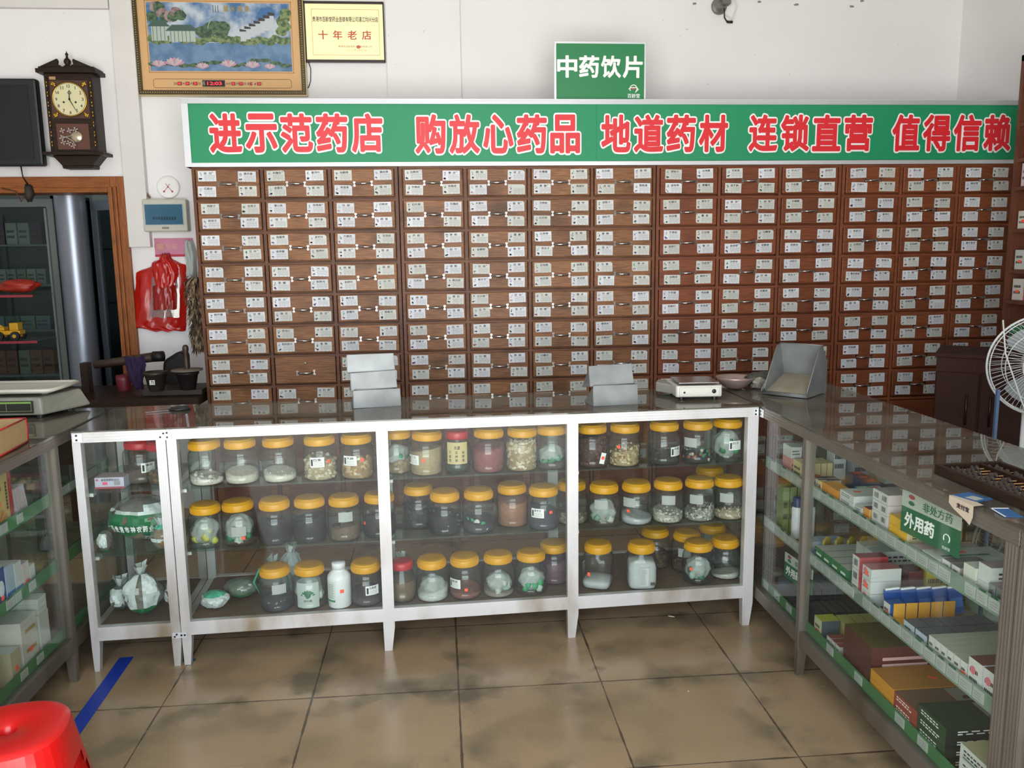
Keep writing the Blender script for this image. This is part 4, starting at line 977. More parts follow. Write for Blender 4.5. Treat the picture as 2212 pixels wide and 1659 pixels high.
for k in range(3): carton(X0-.01+.0*k, X0+.15, 1.80, 1.93, ZL+k*.04, ZL+k*.04+.0395, WH1, '#B9B29A', '#A9A27E', f'white medicine carton on the bottom board by the end post, {ORD[k]} from its bottom', 'tg')
# second right counter: a few boxes seen at the picture edge
for k in range(5): carton(X0, X0+.14, 1.35+k*.06, 1.40+k*.06, ZU, ZU+.07, [WH1, '#4E86B8', WH2, '#B04A44', WH1][k], WH1, WH1, f'box in the counter beyond the end post, {ORD[4-k]} from that post, upper shelf', 't')
for k in range(5): carton(X0, X0+.14, 1.35+k*.06, 1.40+k*.06, ZM, ZM+.08, [WH2, WH1, '#2F6E3E', WH1, '#C9943A'][k], WH1, WH1, f'box in the counter beyond the end post, {ORD[4-k]} from that post, middle shelf', 't')

# green category signs inside the counter
def category_sign(x, y, z, w, h, rz, label, full=True):
    t = empty('category_sign', (x, y, z), rz); tag(t, label, 'sign')
    MB().box(-w/2, -.002, 0, w/2, .002, h*.62, mat('#1F5E3C', .45)).box(-w/2, -.002, h*.62, w/2, .002, h, mat('#A9AFA4', .5)).obj('board', t)
    m = MB(); T = TR((0, -.0026, 0))
    m.text('外用药', -w*.42, h*.16, w*.52, h*.36, WHITEL, T, off=.034)
    m.text('非处方药', -w*.12, h*.68, w*.5, h*.22, mat('#1F5E3C', .5), T, off=.025)
    m.text('百龄堂', w*.24, h*.06, w*.13, h*.07, WHITEL, T)
    m.tube([(w*.305+.012*math.cos(a*.42), -.0026, h*.32+.012*math.sin(a*.42)) for a in range(-2, 10)], .0016, WHITEL, seg=5)
    for q, c in ((.9, '#9A2A2E'), (.75, '#1F5E3C')): m.blob((-w*.32, -.0026, h*q), .014, .0006, .0065, mat(c, .5), None, 12, 5)
    m.obj('lettering', t)
    return t
category_sign(1.352, 2.135, ZU+.06, .24, .125, rad(-84), 'green and white sign reading 外用药 leaning among the upper shelf boxes')
category_sign(1.352, 2.955, ZL+.135, .2, .1, rad(-84), 'smaller green 外用药 sign in the far bay above the dark grey boxes')

# ---- left counter contents (front glass faces +x: mirror the carton front)
def lcarton(*a, **k):
    o = carton(*a, **k); return o
XL0 = -1.455
def lbox(dx, y0, y1, z0, h, cf, cs, ct, label, deco='', price=None, tilt=0, name='medicine_box'):
    o = carton(XL0-dx, XL0, y0, y1, z0, z0+h, cf, cs, ct, label, deco, None, None, name)
    o.rotation_euler.z = math.pi; return o
def lprice(o, w, h, q=.5, y=0):
    MB().box(-w-.0016, y-.009, h*q, -w-.0011, y+.009, h*q+.016, TAG).obj('price_sticker', o)
o = lbox(.05, 2.56, 2.70, ZU, .17, '#A8282C', '#A8282C', '#C9B070', 'tall red gift box on the upper shelf under the red open box', 'L', name='gift_box')
MB().box(-.026, -.004, 0, -.0255, .002, .17, mat('#C9A050', .4)).obj('gold_line', o)
o = lbox(.05, 2.705, 2.86, ZU, .20, '#B8A468', '#B09C60', '#C4B078', 'tall cream box with autumn leaf print and red edge, beside the red gift box', name='gift_box')
m = MB()
m.box(-.0265, -.0775, 0, -.026, -.055, .2, mat('#9A2A2A', .5))
for k in range(9): a = k*.35-1.4; m.add([(-.0266, .04, .01), (-.0266, .04+.075*math.sin(a)-.008, .01+.06*math.cos(a)), (-.0266, .04+.085*math.sin(a+.12), .01+.07*math.cos(a+.1))], [(0, 1, 2)], mat('#B8703A', .5))
for k in range(8): m.box(-.0266, -.045, .06+k*.012, -.0262, -.036, .069+k*.012, mat('#3A2E2A', .5))
m.text('百年好', -.02, .13, .04, .012, INK, TR((-.0268, .01, 0)) @ RZ(rad(90)), off=.02); m.obj('printing', o); lprice(o, .025, .2, .4, .01)
for k in range(5):
    o = lbox(.10, 2.885+k*.017, 2.897+k*.017, ZU, .115, '#B9A8AC', '#A8A2A4', '#B9B4B4', f'thin pale packet, {ORD[k]} from the cream leaf-print box', 's'); o.rotation_euler = (rad(-12), 0, math.pi)
specs = [(2.56, 2.62, .13, '#C9A83A', 'yellow box with blue oval, middle shelf nearest the stool'), (2.625, 2.70, .15, '#BFC2C0', 'white box with blue swoosh and dark letters on the middle shelf'), (2.705, 2.76, .14, '#24427E', 'royal blue box with a pale oval on the middle shelf'), (2.765, 2.82, .13, '#9FB0C4', 'pale blue box behind the royal blue one'), (2.825, 2.87, .12, '#BFC4C4', 'white box with blue ribbon edge on the middle shelf'), (2.875, 2.92, .10, '#C4BCB8', 'white box with red print and sticker on the middle shelf'), (2.925, 2.96, .075, '#BDBFBC', 'small white box farthest back on the middle shelf')]
for i, (a, b, h, c, lab) in enumerate(specs):
    o = lbox(.09, a, b, ZM, h, c, c, '#B9BBB8', lab, '')
    m = MB(); d = (b-a)/2
    if i in (0, 2): m.blob((-.0456, 0, h*.5), .0006, d*.7, h*.2, mat('#C9D2DC' if i == 2 else '#2E5A9A', .5), None, 14, 7)
    if i == 1:
        for k in range(3): m.box(-.0459, -d*.5, h*(.5+.13*k), -.0456, d*(.2+.1*k), h*(.56+.13*k), mat(['#2A3A6A', '#B05A3A', '#2A3A6A'][k], .5))
        m.box(-.0459, -d, 0, -.0456, d, h*.22, mat('#2A4A8A', .5))
    if i >= 3: m.box(-.0459, -d, 0, -.0456, d, h*.3, mat(['#2E6AA8', '#2E6AA8', '#B04A50', '#8E9A9A'][i-3], .5))
    m.obj('printing', o)
    if i in (0, 1, 2, 5): lprice(o, .045, h, .22)
for i, (a, b, h, c, lab) in enumerate([(2.50, 2.66, .16, '#A9ACA8', 'plain grey white carton on the bottom board near the stool'), (2.74, 2.80, .12, '#B0A88A', 'beige bag-like box beside the white carton'), (2.82, 2.93, .19, '#BDBAB0', 'white carton with gold bars and an orange sticker on the bottom board'), (2.95, 3.02, .16, '#B9BBB4', 'white carton behind the gold-barred one')]):
    o = lbox(.13, a, b, ZL, h, c, c, '#B4B6B2', lab, '')
    if i == 2:
        m = MB()
        for k in range(2): m.box(-.0662, -.04, .07+k*.07, -.0658, .03, .082+k*.07, mat('#A88A4A', .5))
        m.obj('printing', o); lprice(o, .065, h, .35)
    if i == 1: lprice(o, .065, h, .4)
for k in range(3): lbox(.11, 2.955, 3.015, ZL+.1605+k*.02, .0195, '#B9BBB4', '#A9ACA4', '#B9BBB4', f'flat white packet lying on the rear white carton, {["lowest", "middle", "topmost"][k]}')

# ---- corner counter: cartons and bags
o = carton(-1.345, -1.235, 3.25, 3.33, ZU, ZU+.045, '#B9BBC8', '#B6B4C4', '#B9A4A4', 'white carton with grey characters and pink sticker beside the red-lidded jar', '')
m = MB().box(-.055, -.0412, 0, .055, -.0406, .008, mat('#9A4A54', .5)).box(.018, -.0412, .014, .04, -.0406, .03, GREYT).box(-.025, -.0414, .016, -.007, -.0408, .027, mat('#E0507A', .5))
m.text('板蓝根颗粒含片', -.03, .031, .068, .009, mat('#5A5A6A', .6), TR((0, -.0412, 0)), off=.02); m.blob((-.045, -.0408, .036), .005, .0005, .004, mat('#C05060', .5)); m.obj('printing', o)
BG, BW = mat('#1F6E42', .35), mat('#C4CCC8', .4)
def herb_bag(x, y, z, rx, ry, rz, label, inner, band, top=True, txt=None, rot=0):
    rnd = random.Random(int(x*1000+z*77)); t = empty('herb_bag', (x, y, z+.005), rot); tag(t, label, 'bag of herbs')
    m = MB(); crumple(m, (0, 0, rz*.93), rx*.9, ry*.9, rz*.9, mat(inner, .9, var=.3, vs=60), rnd, .14); m.obj('herbs', t)
    m = MB(); crumple(m, (0, 0, rz), rx, ry, rz, None, rnd, .13, 34, 20, band)
    if top:
        for k in range(7):
            a = k*.9; m.add([(0, 0, rz*1.85), (.014*math.cos(a), .014*math.sin(a), rz*1.95), (.035*math.cos(a)*rnd.uniform(.6, 1.2), .03*math.sin(a), rz*2+.045*rnd.uniform(.5, 1.1)), (.03*math.cos(a+.8), .03*math.sin(a+.8), rz*2+.03)], [(0, 1, 2, 3)], BW if k % 2 else FOG, None, True)
    m.obj('printed_film', t)
    if txt:
        def fn(x_, y_, z_):
            a = x_; r = 1.17; ph = z_
            return (rx*r*math.cos(ph)*math.sin(a), -ry*r*math.cos(ph)*math.cos(a), rz+rz*1.05*math.sin(ph))
        m = MB()
        n = len(txt)
        for i, ch in enumerate(txt): m.text(ch, -1.0+i*(1.9/n), -.42, 1.5/n, .3, WHITEL, off=.03, fn=fn)
        m.obj('lettering', t)
    return t
def b1(v, u):        # white above, broad green belt low
    if .24 < v < .56: return BG
    if .56 <= v < .64 or (v < .72 and u > .78): return BW
    return BAGM
def b2(v, u): return BG if v < .28 else (BW if (.60 < u < .72 or .78 < u < .92) and v < .9 else BAGM)
def b3(v, u): return BW if (.3 < v < .8 and .55 < u < .85) else (BG if v < .25 else BAGM)
def b4(v, u): return mat('#4FA88A', .4) if v > .72 else (BW if .35 < v < .5 else (BG if u < .4 and v < .35 else BAGM))
herb_bag(-1.225, 3.385, ZM, .122, .08, .092, 'big clear bag of tubers printed with a curved green band of white characters', '#6E5C4A', b1, txt='广西贵港市神农药业有限', top=False)
herb_bag(-1.325, 3.245, ZM, .028, .03, .042, 'small white and brown herb bag squeezed against the left post', '#5E4E3E', b3, top=False)
herb_bag(-1.105, 3.25, ZM, .044, .034, .05, 'bag of golden brown chopped herbs with a turquoise twist', '#8A6A42', b4)
herb_bag(-1.22, 3.30, ZL, .075, .06, .085, 'tied herb bag with two white stripes and green foot on the bottom board', '#6E5E4E', b2)
herb_bag(-1.325, 3.36, ZL, .045, .06, .05, 'slumped grey-white herb bag left of the tied striped bag', '#55504A', b3)
herb_bag(-1.095, 3.33, ZL, .045, .06, .075, 'brown herb bag with white and green panels against the double post', '#5E4A3C', b3)
herb_bag(-.945, 3.32, ZL, .055, .05, .034, 'small white bag with a green plant logo lying by the double post', '#B4BCB8', lambda v, u: BW if v < .7 else mat('#4FA88A', .4), top=False)
herb_bag(-.86, 3.42, ZL, .07, .05, .04, 'clear bag with green stalks lying behind the white logo bag', '#5A6A52', lambda v, u: BAGM if v > .3 else BG, top=False)
herb_bag(-.74, 3.50, ZL, .07, .06, .05, 'rumpled clear and pale green bag at the back of the first bay', '#7A7A68', lambda v, u: BAGM if u > .3 else FOG)
herb_bag(-.19, 3.47, ZL, .09, .06, .055, 'leafy green herb bag behind the red-lidded jar on the bottom board', '#5A6448', lambda v, u: BAGM)
herb_bag(-.66, 3.47, ZL, .05, .05, .085, 'crumpled whitish bag standing behind the palm logo jar', '#9AA098', lambda v, u: FOG)
rb = MB().tube([(-.78, 3.40, ZL+.02), (-.80, 3.38, ZL+.08), (-.77, 3.37, ZL+.14), (-.72, 3.38, ZL+.145), (-.68, 3.40, ZL+.12), (-.67, 3.42, ZL+.06), (-.672, 3.43, ZL+.012)], .006, mat('#5FA88A', .4), seg=4).obj('ribbon')
tag(rb, 'pale green plastic ribbon looping up beside the dark powder jar', 'ribbon')
# the jar whose bag shows the green palm logo
p = atz(665, 1323, S3)
jar(665, 1323, S3, 'yellow-lidded jar stuffed with a white bag bearing a green fan-shaped leaf logo', None, None, bag=(['#C9D2CC', '#D0D6D2'], .07))
pj_ = bpy.data.objects[[o.name for o in bpy.data.objects if o.get('label', '').startswith('yellow-lidded jar stuffed with a white bag')][0]]
m = MB(); patch(m, .0655, 0, .75, .012, .125, mat('#C4CCC8', .5)); GR = mat('#1F6E42', .5)
f = wrap(.0662, 0)
for k in range(7):
    a = (k-3)*.36; c, s_ = math.sin(a), math.cos(a)
    m.add([f(*q) for q in ((-.002, 0, .055), (.002, 0, .055), (.004+c*.028+.004, -.00001*k, .055+s_*.033), (c*.03, -.00001*k, .06+s_*.034), (c*.028-.005, -.00001*k, .055+s_*.033))], [(0, 1, 2, 3, 4)], GR)
m.text('绿叶康', -.018, .04, .036, .01, GR, off=.02, fn=f); m.obj('leaf_logo', pj_)
# ------------------------------------------------------------------ things on the counters
ZT_ = ZTOP+.0075
def tray_mesh(w0, w1, h, d, tilt):
    m = MB(); t = .0022
    # base panel (faces -y), side panels sloping back, open towards +y/up
    P = lambda x, y, z: (x, y, z)
    a = [P(-w0, 0, 0), P(w0, 0, 0), P(w0*.97, 0, h), P(-w0*.97, 0, h)]
    b = [P(-w1, d*.9, .004), P(w1, d*.9, .004), P(w1*.9, d*.25, h*1.02), P(-w1*.9, d*.25, h*1.02)]
    def plate3(q, n):
        q = [Vector(v) for v in q]; nn = (q[1]-q[0]).cross(q[-1]-q[0]).normalized()*t
        k = len(q); m.add(q+[v+nn for v in q], [tuple(range(k-1, -1, -1)), tuple(range(k, 2*k))]+[(i, (i+1) % k, k+(i+1) % k, k+i) for i in range(k)], TIN)
    plate3(a, 0)
    plate3([a[0], a[3], b[3], b[0]], 0); plate3([a[1], b[1], b[2], a[2]], 0); plate3([a[0], b[0], b[1], a[1]], 0)
    for q in ((a[0], a[1], a[2], a[3], a[0]), (a[3], b[3], b[0], a[0]), (a[2], b[2], b[1], a[1])): m.tube(q, .0022, TINE, seg=6)
    return m
def tins(x, y, rz, n, label, hs, lean):
    for k in range(n):
        m = tray_mesh(.100-.0035*(k % 2), .088-.003*(k % 2), hs, .15, 0)
        o = m.obj('herb_tray', None); o.rotation_euler = (rad(-lean*(k+1)+3), rad((-1) ** k*.8-lean*.05*k), rz+rad(1.5*(n-1-k)))
        off = .022*k; o.location = (x-.012*k, y+off*1.0, ZT_+(hs+.001)*k*.985)
        tag(o, label.format(['bottom', 'middle', 'top'][k] if n == 3 else ['lower', 'upper'][k]), 'tray')
tins(-.272, 3.50, rad(12), 3, '{} galvanised tray of the three stacked on the counter', .073, 4)
tins(.725, 3.385, rad(9), 2, '{} galvanised tray of the two stacked trays', .083, 7)
# nested scoops, mouths open to the viewer
def scoop(k, n):
    m = MB(); t = .0015; w, d, h = .104-.0035*k, .205-.002*k, .15
    s = [(0, 0), (d, 0), (d, h), (d*.78, h*1.0), (.0, .02)]   # side profile in y-z
    def slab(pts):
        q = [Vector(v) for v in pts]; nn = (q[1]-q[0]).cross(q[2]-q[0]).normalized()*t; kk = len(q)
        m.add(q+[v+nn for v in q], [tuple(range(kk-1, -1, -1)), tuple(range(kk, 2*kk))]+[(i, (i+1) % kk, kk+(i+1) % kk, kk+i) for i in range(kk)], TIN if pts[0][2] or 1 else TIN)
    for sx, wx in ((-1, w*.92), (1, w)):
        slab([(sx*w, y, z) for y, z in s] if sx > 0 else [(sx*w, y, z) for y, z in s][::-1])
        m.tube([(sx*w, 0, .0), (sx*w, 0, .02), (sx*w, d*.78, h), (sx*w, d, h)], .0025, TINE, seg=6)
    slab([(-w, 0, 0), (w, 0, 0), (w, d, 0), (-w, d, 0)]); m.box(-w+.006, .006, .0025, w-.006, d-.006, .0032, mat('#8E8672', .8, var=.2, vs=12))
    slab([(-w, d, 0), (w, d, 0), (w, d, h), (-w, d, h)])
    m.tube([(-w, d, h), (w, d, h)], .0025, TINE, seg=6); m.tube([(-w, 0, .001), (w, 0, .001)], .003, TINE, seg=6)
    return m
for k in range(3):
    o = scoop(k, 3).obj('herb_scoop', None); o.scale = (1-.012*(2-k),)*3 if False else (1, 1, 1)
    o.rotation_euler = (rad(9*k), 0, rad(-47)); o.location = (1.49+.004*k, 3.475-.002*k, ZT_+.003+.0045*k)
    tag(o, ['outermost', 'middle', 'innermost'][k]+' of the nested galvanised scoops gaping towards the corner post', 'scoop')
# white digital scale
ds = empty('digital_scale', (1.108, 3.55, ZT_), rad(-3)); tag(ds, 'white digital scale with flat dark pan on the front counter', 'scale')
SCW = mat('#C9C8BC', .3)
m = MB().prism([(-.095, -.105), (.095, -.105), (.1, -.095), (.1, .10), (-.1, .10), (-.1, -.095)], .012, .062, SCW)
m.prism([(-.088, -.11), (.088, -.11), (.088, -.1), (-.088, -.1)], .014, .056, SCW)
m.obj('body', ds, bev=.006)
for sx in (-.072, .072):
    for sy in (-.08, .08): MB().cyl(sx, sy, 0, .013, .012, BLACK).obj('foot', ds)
m = MB()
for x, r in ((-.066, .0045), (.062, .0095)): m.lathe([(r, 0), (r*.9, .002), (0, .002)], BLACK, TR((x, -.1105, .034 if r < .006 else .038)) @ RX(rad(90)), 16)
m.obj('button', ds)
MB().cyl(0, 0, .062, .07, .03, BLACK).obj('pan_support', ds)
MB().box(-.088, -.10, .070, .088, .075, .076, mat('#9A9894', .22, .8)).obj('pan', ds, bev=.002)
MB().prism([(-.1, .1), (-.1, -.02), (-.155, .06), (-.13, .14), (-.06, .14)], .012, .055, mat('#8E8C84', .4)).obj('side_display', ds, bev=.005)
# bowl
bw = MB().lathe([(0, 0), (.03, 0), (.055, .012), (.082, .045), (.088, .056), (.0865, .0565), (.079, .045), (.052, .015), (.02, .005), (0, .005)], mat('#A68F86', .35, .35, var=.08, vs=20), None, 40, cap=False).obj('bowl', None)
bw.location = (1.355, 3.71, ZT_); tag(bw, 'wide pinkish metal bowl behind the white scale', 'bowl')
# dark plastic bag beside the scoops
rnd = random.Random(3)
pb = MB(); crumple(pb, (0, 0, .036), .095, .05, .036, mat('#4A4A44', .4), rnd, .25)
crumple(pb, (-.05, -.045, .026), .035, .02, .026, mat('#9A9484', .4), rnd, .4)
o = pb.obj('crumpled_bag', None); o.location = (1.50, 3.745, ZT_); o.rotation_euler.z = .2; tag(o, 'crumpled grey and beige plastic bag between bowl and scoops', 'bag')
# scissors
sx = empty('scissors', (-1.14, 3.545, ZT_), rad(24)); tag(sx, 'black-handled scissors lying open on the corner counter', 'scissors')
for s in (-1, 1):
    m = MB().add([(-.09, .002*s, .002), (0, .008*s, .002), (.005, -.003*s, .002), (-.09, .002*s, .004), (0, .008*s, .004), (.005, -.003*s, .004)], [(0, 1, 2), (5, 4, 3), (0, 3, 4, 1), (1, 4, 5, 2), (2, 5, 3, 0)], mat('#6A6A68', .3, .9))
    m.obj('blade', sx)
    MB().tube([(.045+.034*math.cos(a), s*.02+.016*math.sin(a), .006) for a in [2*math.pi*k/18 for k in range(18)]], .005, BLACK, seg=8, closed=True).tube([(0, -.002*s, .004), (.014, s*.012, .006)], .005, BLACK).obj('finger_loop', sx)
# abacus
ab = empty('abacus', atz(2008, 1020, ZT_), rad(-7)); tag(ab, 'long dark wooden abacus lying on the right counter', 'abacus')
AW, AD = .42, .2
m = MB()
m.box(0, 0, 0, AW, .012, .028, W_DARK).box(0, AD-.012, 0, AW, AD, .028, W_DARK).box(0, .012, 0, .012, AD-.012, .028, W_DARK).box(AW-.012, .012, 0, AW, AD-.012, .028, W_DARK).box(.012, .13, .004, AW-.012, .138, .026, W_DARK)
m.box(.012, .012, 0, AW-.012, AD-.012, .002, W_DARK)
ab.location = (1.39, 2.19, ZT_+.0008); ab.rotation_euler = (0, 0, rad(-88)); m.obj('frame', ab, bev=.002)
bead = MB().lathe([(.0035, -.0065), (.0085, -.003), (.0115, 0), (.0085, .003), (.0035, .0065)], mat('#2E2420', .3), RX(rad(90)), 14).mesh('bead')
for r in range(15):
    x = .03+r*.0257
    MB().tube([(x, .008, .015), (x, AD-.008, .015)], .0019, mat('#A88052', .5), seg=6).obj('rod', ab)
    g = R.choice([0, 0, .03]); ys = [.02+q*.0145+(g if q > 2 else 0) for q in range(5)]+[.147, .17 if g else .162]
    for y in ys:
        o = bpy.data.objects.new('bead', bead); COL.objects.link(o); o.parent = ab; o.location = (x, y, .015)
# payment card and torn sticker on the counter edge
m = MB().box(-.03, -.035, 0, .03, .035, .0012, mat('#2E5E90', .4)).box(-.02, -.025, .0012, .01, .005, .0016, mat('#A4A69C', .5))
o = m.obj('payment_card', None); o.location = (1.37, 2.02, ZT_); o.rotation_euler.z = rad(18); o.location = (1.352, 1.96, ZT_); tag(o, 'blue and white payment card lying before the abacus end', 'card')
m = MB(); m.add([(0, 0, 0), (0, -.10, 0), (0, -.10, -.028), (0, -.09, -.052), (0, -.07, -.044), (0, -.02, -.03), (0, .0, -.02)], [(0, 6, 5, 4, 3, 2, 1)], mat('#B9AC98', .6)); 
m.quad((0, 0, 0), (0, -.10, 0), (.03, -.095, .0004), (.03, -.01, .0004), mat('#B9AC98', .6))
m.text('支付宝', .0, -.022, .05, .013, INK, TR((-.0008, -.035, 0)) @ RZ(rad(-90)), off=.03)
o = m.obj('torn_sticker', None); o.location = (1.3055, 1.985, ZT_+.0006); tag(o, 'torn beige paper reading 支付宝 hanging over the counter rail', 'sticker')
m = MB().box(-.022, -.035, 0, .022, .035, .0012, mat('#2E5E90', .4)).box(-.022, .03, .0012, .022, .035, .0016, WHITE).box(-.022, -.035, .0012, -.018, .035, .0016, WHITE)
o = m.obj('payment_card', None); o.location = (1.352, 1.83, ZT_); o.rotation_euler.z = rad(-8); tag(o, 'blue payment card with white border near the picture edge', 'card')
# price computing scale on the left counter
ps = empty('price_scale', (-1.75, 3.575, ZT_), rad(-3)); tag(ps, 'big beige price-computing scale with cream tray on the left counter', 'scale')
GB = mat('#8E8E80', .45, var=.05)
m = MB(); v = [(-.2, -.11, .012), (.15, -.11, .012), (.235, .13, .012), (-.2, .13, .012), (-.19, -.10, .085), (.14, -.10, .085), (.2, .12, .085), (-.19, .12, .085)]
m.add(v, [(0, 3, 2, 1), (4, 5, 6, 7), (0, 1, 5, 4), (1, 2, 6, 5), (2, 3, 7, 6), (3, 0, 4, 7)], GB); m.obj('body', ps, bev=.008)
m = MB().box(-.195, -.114, .022, .115, -.108, .072, mat('#22251F', .35)).box(-.19, -.1155, .062, .11, -.1135, .069, mat('#7FA84E', .5))
for x in (-.19, -.09, .01, .108): m.box(x, -.1155, .03, x+.0015, -.1135, .066, mat('#8E9A5A', .5))
m.box(-.19, -.1155, .03, .11, -.1135, .0315, mat('#8E9A5A', .5)); m.obj('display', ps)
for x in (-.17, .13):
    for y in (-.09, .1): MB().cyl(x, y, 0, .014, .014, BLACK).obj('foot', ps)
for x in (-.1, .11): MB().cyl(x, 0, .083, .102, .014, WHITE).obj('tray_post', ps)
CRW = mat('#C4C1B4', .35)
MB().prism([(-.2, -.115), (.17, -.115), (.185, -.10), (.185, .11), (.17, .125), (-.2, .125)], .102, .108, CRW).obj('tray', ps, bev=.003)
m = MB().tube([(-.2, -.118, .113), (.175, -.118, .113), (.192, -.10, .113), (.192, .112, .113), (.175, .128, .113), (-.2, .128, .113)], .008, CRW, seg=8).obj('tray_rim', ps)
# red open box on the left counter
gb = empty('gift_carton', (-1.535, 2.86, ZT_), rad(4)); tag(gb, 'open red-edged cardboard box standing on the left counter', 'box')
KR = mat('#A88E62', .7, var=.06, vs=30); RE = mat('#A8201E', .45)
m = MB(); w, d, h, t = .09, .14, .085, .004
m.box(-w, -d, 0, w, d, t, KR)
for a in ((-w, -d, w, -d+t), (-w, d-t, w, d), (-w, -d, -w+t, d), (w-t, -d, w, d)): m.box(a[0], a[1], 0, a[2], a[3], h, KR)
m.obj('box_body', gb)
m = MB()
for a, b in (((-w, -d), (w, -d)), ((w, -d), (w, d)), ((w, d), (-w, d)), ((-w, d), (-w, -d))):
    m.tube([(a[0], a[1], h), (b[0], b[1], h)], .0035, RE, seg=4); m.tube([(a[0], a[1], .003), (b[0], b[1], .003)], .0035, RE, seg=4); m.tube([(a[0], a[1], 0), (a[0], a[1], h)], .0035, RE, seg=4)
m.obj('red_edging', gb)

# ------------------------------------------------------------------ floor things
o = MB().box(0, 0, 0, .055, .62, .0006, mat('#1B3AA0', .45)).obj('floor_tape', None)
a = atz(262, 1433, 0); b = atz(139, 1605, 0); o.location = (a.x-.03, a.y, .0004); o.rotation_euler.z = math.pi-math.atan2(a.x-b.x, a.y-b.y)+math.pi-rad(0)
dv = (a-b); o.location = (b.x-.022, b.y-.02, .0004); o.rotation_euler.z = -math.atan2(dv.x, dv.y)
tag(o, 'strip of blue adhesive tape on the floor behind the red stool', 'tape')
c = atz(402, 1424, 0); o = MB().box(-.04, -.012, 0, .04, .012, .0006, mat('#2F5A6E', .5)).box(.01, -.04, 0, .035, -.012, .0006, mat('#2F5A6E', .5)).obj('tape_scrap', None); o.location = (c.x, c.y-.012, .0004)
tag(o, 'torn scrap of faded blue tape by the double leg', 'tape')
for i, (px, py, lab) in enumerate(((1450, 1332, 'pale dry leaf scrap under the third bay'), (1487, 1494, 'tiny white crumb on the tile before the front counter'))):
    c = atz(px, py, 0); o = MB().blob((0, 0, .002), .018 if i == 0 else .003, .005 if i == 0 else .003, .002, mat('#C9B999', .7)).obj('litter_scrap', None); o.location = (c.x, c.y, 0); o.rotation_euler.z = -.5; tag(o, lab, 'litter')
# red plastic stool
st = empty('plastic_stool', (atz(14, 1574, .446).x, atz(14, 1574, .446).y, 0), rad(10)); tag(st, 'red plastic stool with a finger hole at lower left', 'stool')
RP = mat('#C81010', .3)
def rr_(h, e=4.2, n=48):
    o = []
    for k in range(n):
        a = 2*math.pi*k/n; c_, s_ = math.cos(a), math.sin(a); r = h/((abs(c_)**e+abs(s_)**e)**(1/e)); o.append((r*c_, r*s_))
    return o
n = 48; v = []
hole = [(.022*math.cos(2*math.pi*k/n), .022*math.sin(2*math.pi*k/n)) for k in range(n)]
ZS = [.425, .41, .38, .34, .30, .26, .2, .13, .06, 0]
rings = [([(x*.8, y*.8) for x, y in hole], .405), (hole, .438), ([(x*1.35, y*1.35) for x, y in hole], .444)] + [(rr_(h, 2.5), z) for h, z in ((.08, .446), (.118, .447), (.131, .444), (.138, .436))]
for q, z in rings: v += [(x, y, z) for x, y in q]
f = [(i*n+k, i*n+(k+1) % n, (i+1)*n+(k+1) % n, (i+1)*n+k) for i in range(len(rings)-1) for k in range(n)]
sm = MB().add(v, [t[::-1] for t in f], RP, None, True)
sh = [[(x, y, z) for x, y in rr_(.138+(.436-z)*.15, 2.5+(.436-z)*6)] for z in [.436]+ZS]
def cell(i, k):          # the shell is cut by an arch between each pair of legs
    a = (k+.5)/n*8 % 2; d = abs(a-1) if False else abs(((k+.5)/n*4+.5) % 1-.5)*2   # 0 at a side's middle, 1 at a corner
    z = ([.436]+ZS)[i+1]
    if z >= .34: return True
    lim = .30 if z >= .30 else .48 if z >= .26 else .56
    return d > lim
def shell(keep, name):
    m = MB(); 
    for inn in (0, 1):
        for i in range(len(sh)-1):
            for k in range(n):
                if not keep(i, k): continue
                q = [sh[i][k], sh[i][(k+1) % n], sh[i+1][(k+1) % n], sh[i+1][k]]
                if inn: q = [(x*.972, y*.972, z) for x, y, z in q][::-1]
                m.add(q, [(3, 2, 1, 0)], RP, None, True)
    return m
top = shell(lambda i, k: i < 4 and cell(i, k), 'seat'); sm.v += []; b = len(sm.v); sm.v += top.v
for q, s_ in zip(top.f, top.sm): sm.f.append([x+b for x in q]); sm.m.append(0); sm.sm.append(s_)
sm.obj('seat', st)
for c in range(4):
    shell(lambda i, k: i >= 4 and cell(i, k) and int(((k+.5)/n*4)) % 4 == c, 'leg').obj('leg', st)

# ------------------------------------------------------------------ things on and by the back wall
def wall_pt(px, py, y=YB): return aty(px, py, y)
# television
a, b = wall_pt(-110, 168, YB-.12), wall_pt(94, 358, YB-.12)
tv = empty('television', ((a.x+b.x)/2, YB-.12, b.z)); tag(tv, 'black flat television on the wall left of the clock', 'television')
w2, hh = (b.x-a.x)/2, a.z-b.z
MB().box(-w2, 0, 0, w2, .06, hh, mat('#14171A', .5)).obj('housing', tv, bev=.012)
MB().box(-w2+.03, -.003, .035, w2-.045, .001, hh-.035, mat('#0C0E10', .25)).obj('screen', tv)
MB().box(-.15, .06, .15, .15, .12, hh-.15, BLACK).obj('wall_bracket', tv)
m = MB().tube([(w2-.14, .03, 0), (w2-.14, .04, -.06), (w2-.13, .07, -.10)], .004, BLACK); m.blob((w2-.125, .06, -.15), .028, .02, .05, mat('#2E2620', .7), None, 9, 7, .25).tube([(w2-.15, .05, -.17), (w2-.17, .055, -.2), (w2-.2, .06, -.14), (w2-.28, .07, -.12)], .004, mat('#5A3A24', .6)).obj('power_cable', tv)
